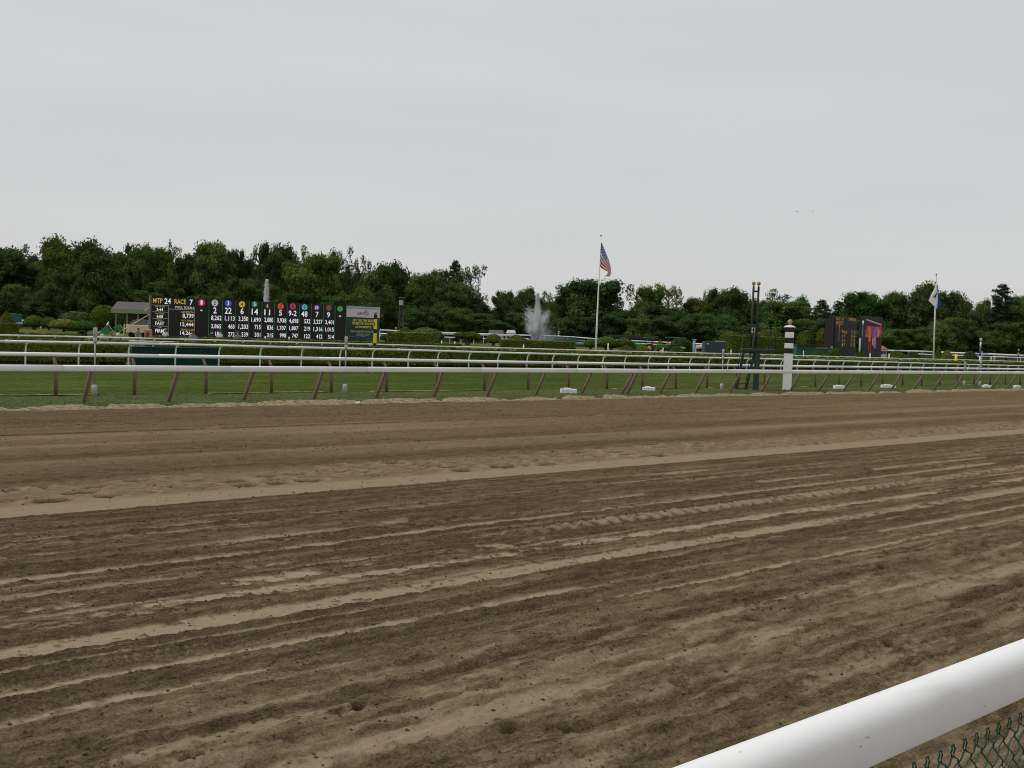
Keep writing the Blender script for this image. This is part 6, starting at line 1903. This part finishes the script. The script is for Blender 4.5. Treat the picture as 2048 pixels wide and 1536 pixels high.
def fountain(px, Z, ytop, label, njet, side, drift, seed):
    rng = np.random.default_rng(seed); bx, by = gbase(px, Z)
    root = thing('fountain', label, 'fountain', (bx, by, 0))
    H = zat(px, ytop, Z)
    z = H * rng.random(njet) ** .8
    sp_ = .07 + .028 * (H - z) * (.6 + .8 * rng.random(njet))
    sp_ = sp_ * 1.25
    P = np.stack([rng.normal(0, 1, njet) * sp_ + drift * .02 * (H - z) , rng.normal(0, 1, njet) * sp_, z], 1)
    V, F = drops(P, .03 + .035 * rng.random(njet), rng)
    o = link('water_jet', mesh_np('water_jet', V, F, [WATER]), root); o['kind'] = 'stuff'
    if side:
        n_ = side; k = 26
        j = rng.integers(0, k, n_); a = 2 * math.pi * j / k + rng.normal(0, .05, n_)
        hj = rng.random((2, k)); el = .02 + .20 * hj[0][j] ** 1.4 + rng.normal(0, .015, n_)
        T = .62 * rng.random(n_) ** 1.15
        v0 = (6.8 + 3.4 * hj[1][j]) * (1 + .05 * rng.normal(0, 1, n_)); g = 9.8
        tt = T * 2 * v0 * np.cos(el) / g * .98
        r_ = v0 * np.sin(el) * tt * .95 + .25
        P = np.stack([np.cos(a) * r_ + drift * .35 * T ** 2, np.sin(a) * r_, np.maximum(v0 * np.cos(el) * tt - g / 2 * tt ** 2, 0) + .3], 1)
        P += rng.normal(0, 1, P.shape) * (.03 + .40 * T[:, None] ** 1.5)
        V, F = drops(P, .022 + .035 * rng.random(n_), rng)
        o = link('spray', mesh_np('spray', V, F, [WATER]), root); o['kind'] = 'stuff'
        m_ = n_ // 5
        P = np.stack([rng.normal(1.2 * drift, .9, m_), rng.normal(0, .7, m_), np.abs(rng.normal(1.4, 1.3, m_)) + .2], 1)
        V, F = drops(P, .018 + .022 * rng.random(m_), rng)
        o = link('mist', mesh_np('mist', V, F, [WATER]), root); o['kind'] = 'stuff'
    MB().lathe([(2.4, 0), (2.6, .35), (2.75, .35), (2.8, 0)], CONC, seg=28).build('basin', root, True)
fountain(1072.5, 150, 587, 'fountain with a tall jet over a fan of white spray', 6500, 17000, 1.0, 61)
fountain(531.5, 165, 560, 'single narrow fountain jet rising behind column six of the tote board', 5500, 0, -.4, 62)
lake = sd_sheet('lake_water', 0, 1, 0, 1, 0, mat('lake_water', (.03, .04, .035), .08, .5))
lake.data.clear_geometry()
bm = bmesh.new()
cc = at_y(1072, 670, 158)
vs_ = [bm.verts.new((cc[0] + 12 * math.cos(a), cc[1] + 6 * math.sin(a), .004)) for a in np.linspace(0, 2 * math.pi, 48, endpoint=False)]
bm.faces.new(vs_); bm.to_mesh(lake.data); bm.free(); prop(lake, 'small dark lake around the fountain', None, None, 'structure')

# ------------------------------------------------------------------ people by the tote board
def person(px, Z, label, shirt, hat=None, turn=0.0, lean=0.0, hair=(.06, .04, .03), size=1.0):
    bx, by = gbase(px, Z)
    root = thing('person', label, 'person', (bx, by, 0), turn, 'people by the tote board')
    J = {'pel': (0, 0, .96), 'waist': (0, -.01 - lean * .1, 1.12), 'chest': (0, -.02 - lean * .25, 1.36), 'neck': (0, -.03 - lean * .4, 1.50), 'head': (0, -.05 - lean * .5, 1.62), 'top': (0, -.04 - lean * .5, 1.74)}
    for sd_, q in (('l', -1), ('r', 1)):
        J['sh' + sd_] = (q * .19, -.02 - lean * .3, 1.43); J['el' + sd_] = (q * .25, -.02 - lean * .3, 1.15); J['wr' + sd_] = (q * .22, -.20 - lean * .3, .98); J['ha' + sd_] = (q * .20, -.27 - lean * .3, .95)
        J['hp' + sd_] = (q * .10, 0, .92); J['kn' + sd_] = (q * .11, -.02, .50); J['an' + sd_] = (q * .11, .02, .09); J['to' + sd_] = (q * .12, -.16, .04)
    rad = {'pel': .15, 'waist': .14, 'chest': .16, 'neck': .065, 'head': .10, 'top': .075, 'sh': .075, 'el': .048, 'wr': .034, 'ha': .04, 'hp': .10, 'kn': .065, 'an': .045, 'to': .04}
    E_ = [('pel', 'waist'), ('waist', 'chest'), ('chest', 'neck'), ('neck', 'head'), ('head', 'top')]
    for q in 'lr': E_ += [('chest', 'sh' + q), ('sh' + q, 'el' + q), ('el' + q, 'wr' + q), ('wr' + q, 'ha' + q), ('pel', 'hp' + q), ('hp' + q, 'kn' + q), ('kn' + q, 'an' + q), ('an' + q, 'to' + q)]
    names = list(J); me = bpy.data.meshes.new('skeleton'); me.from_pydata([J[n_] for n_ in names], [(names.index(a), names.index(b)) for a, b in E_], [])
    ob = bpy.data.objects.new('tmp', me); COL.objects.link(ob)
    ob.modifiers.new('s', 'SKIN'); ob.modifiers.new('d', 'SUBSURF').levels = 1
    for i, n_ in enumerate(names):
        r_ = rad.get(n_) or rad[n_[:-1]]
        me.skin_vertices[0].data[i].radius = (r_, r_ * (.75 if n_ in ('pel', 'waist', 'chest') else 1)); me.skin_vertices[0].data[i].use_root = n_ == 'pel'
    dg = bpy.context.evaluated_depsgraph_get(); body = bpy.data.meshes.new_from_object(ob.evaluated_get(dg)); bpy.data.objects.remove(ob)
    body.materials.clear()
    for m_ in (SKIN, shirt, TROUS, BLACKP): body.materials.append(m_)
    for p in body.polygons:
        c = p.center; z_ = c.z
        p.material_index = 3 if z_ < .10 else 2 if z_ < 1.0 and abs(c.x) < .19 else 1 if z_ < 1.49 and not (abs(c.x) > .17 and z_ < 1.22) else 0
        p.use_smooth = True
    o = link('body', body, root); o.scale = (size, size, size)
    hm = MB(); hy = -.05 - lean * .5
    if hat:
        hm.lathe([(.17, 1.68), (.165, 1.70), (.115, 1.71), (.11, 1.80), (.05, 1.84)], hat, (0, hy, 0), 14)
        o = hm.build('hat', root, True)
    else:
        hm.lathe([(.098, 1.64), (.112, 1.70), (.10, 1.77), (.04, 1.81)], mat('hair_%d' % int(hair[0] * 100), hair, .8), (0, hy + .025, 0), 12)
        o = hm.build('hair', root, True)
    o.scale = (size, size, size)
def shirt(n_, c): return mat(n_, c, .85, .1)
WS = shirt('white_shirt', (.62, .63, .66)); GS = shirt('grey_shirt', (.22, .21, .24)); NS = shirt('navy_shirt', (.03, .04, .08))
person(331.5, 88, 'person in a green hat and white shirt at the foot of the tote board', WS, mat('green_hat', (.12, .30, .20), .8))
person(386, 73, 'person in a mauve-grey shirt leaning over the rail below the pool totals', shirt('mauve_shirt', (.30, .25, .30)), None, R(20), .3, (.12, .05, .03), 1.0)
person(424, 89, 'dark-haired person in a dark shirt left of the one in the white T-shirt', NS, None, R(10), 0, (.03, .03, .03))
person(440, 87, 'person in a bright white T-shirt under column two of the board', WS, None, R(-10), 0, (.10, .05, .03), 1.03)
person(476, 89, 'bald-looking person in a grey shirt under column four of the board', GS, None, R(5), 0, (.25, .15, .11), .98)
person(275, 92, 'person in a blue-grey shirt bending beside the harrow', shirt('bluegrey_shirt', (.22, .27, .32)), None, R(40), .5, (.12, .06, .04), .97)

# ------------------------------------------------------------------ birds
for px, py, lab in ((1594.8, 423.6, 'tiny dark bird in the sky, the left one of two'), (1626.3, 422.6, 'tiny dark bird in the sky, the right one of two')):
    p = at_y(px, py, 180)
    bd = thing('bird', lab, 'bird', tuple(p), rnd.uniform(0, 2), 'birds in the sky')
    MB().lathe([(.005, -.16), (.05, -.05), (.055, .03), (.035, .11), (.008, .17)], BLACKP, (0, 0, 0), 8, 'X').build('body', bd, True)
    for sy in (-1, 1):
        MB().add([(-.06, sy * .03, .01), (.07, sy * .03, .01), (.06, sy * .20, .08), (-.02, sy * .36, .04), (-.07, sy * .19, .07)], [(0, 1, 2, 3, 4)], BLACKP).build('wing', bd)
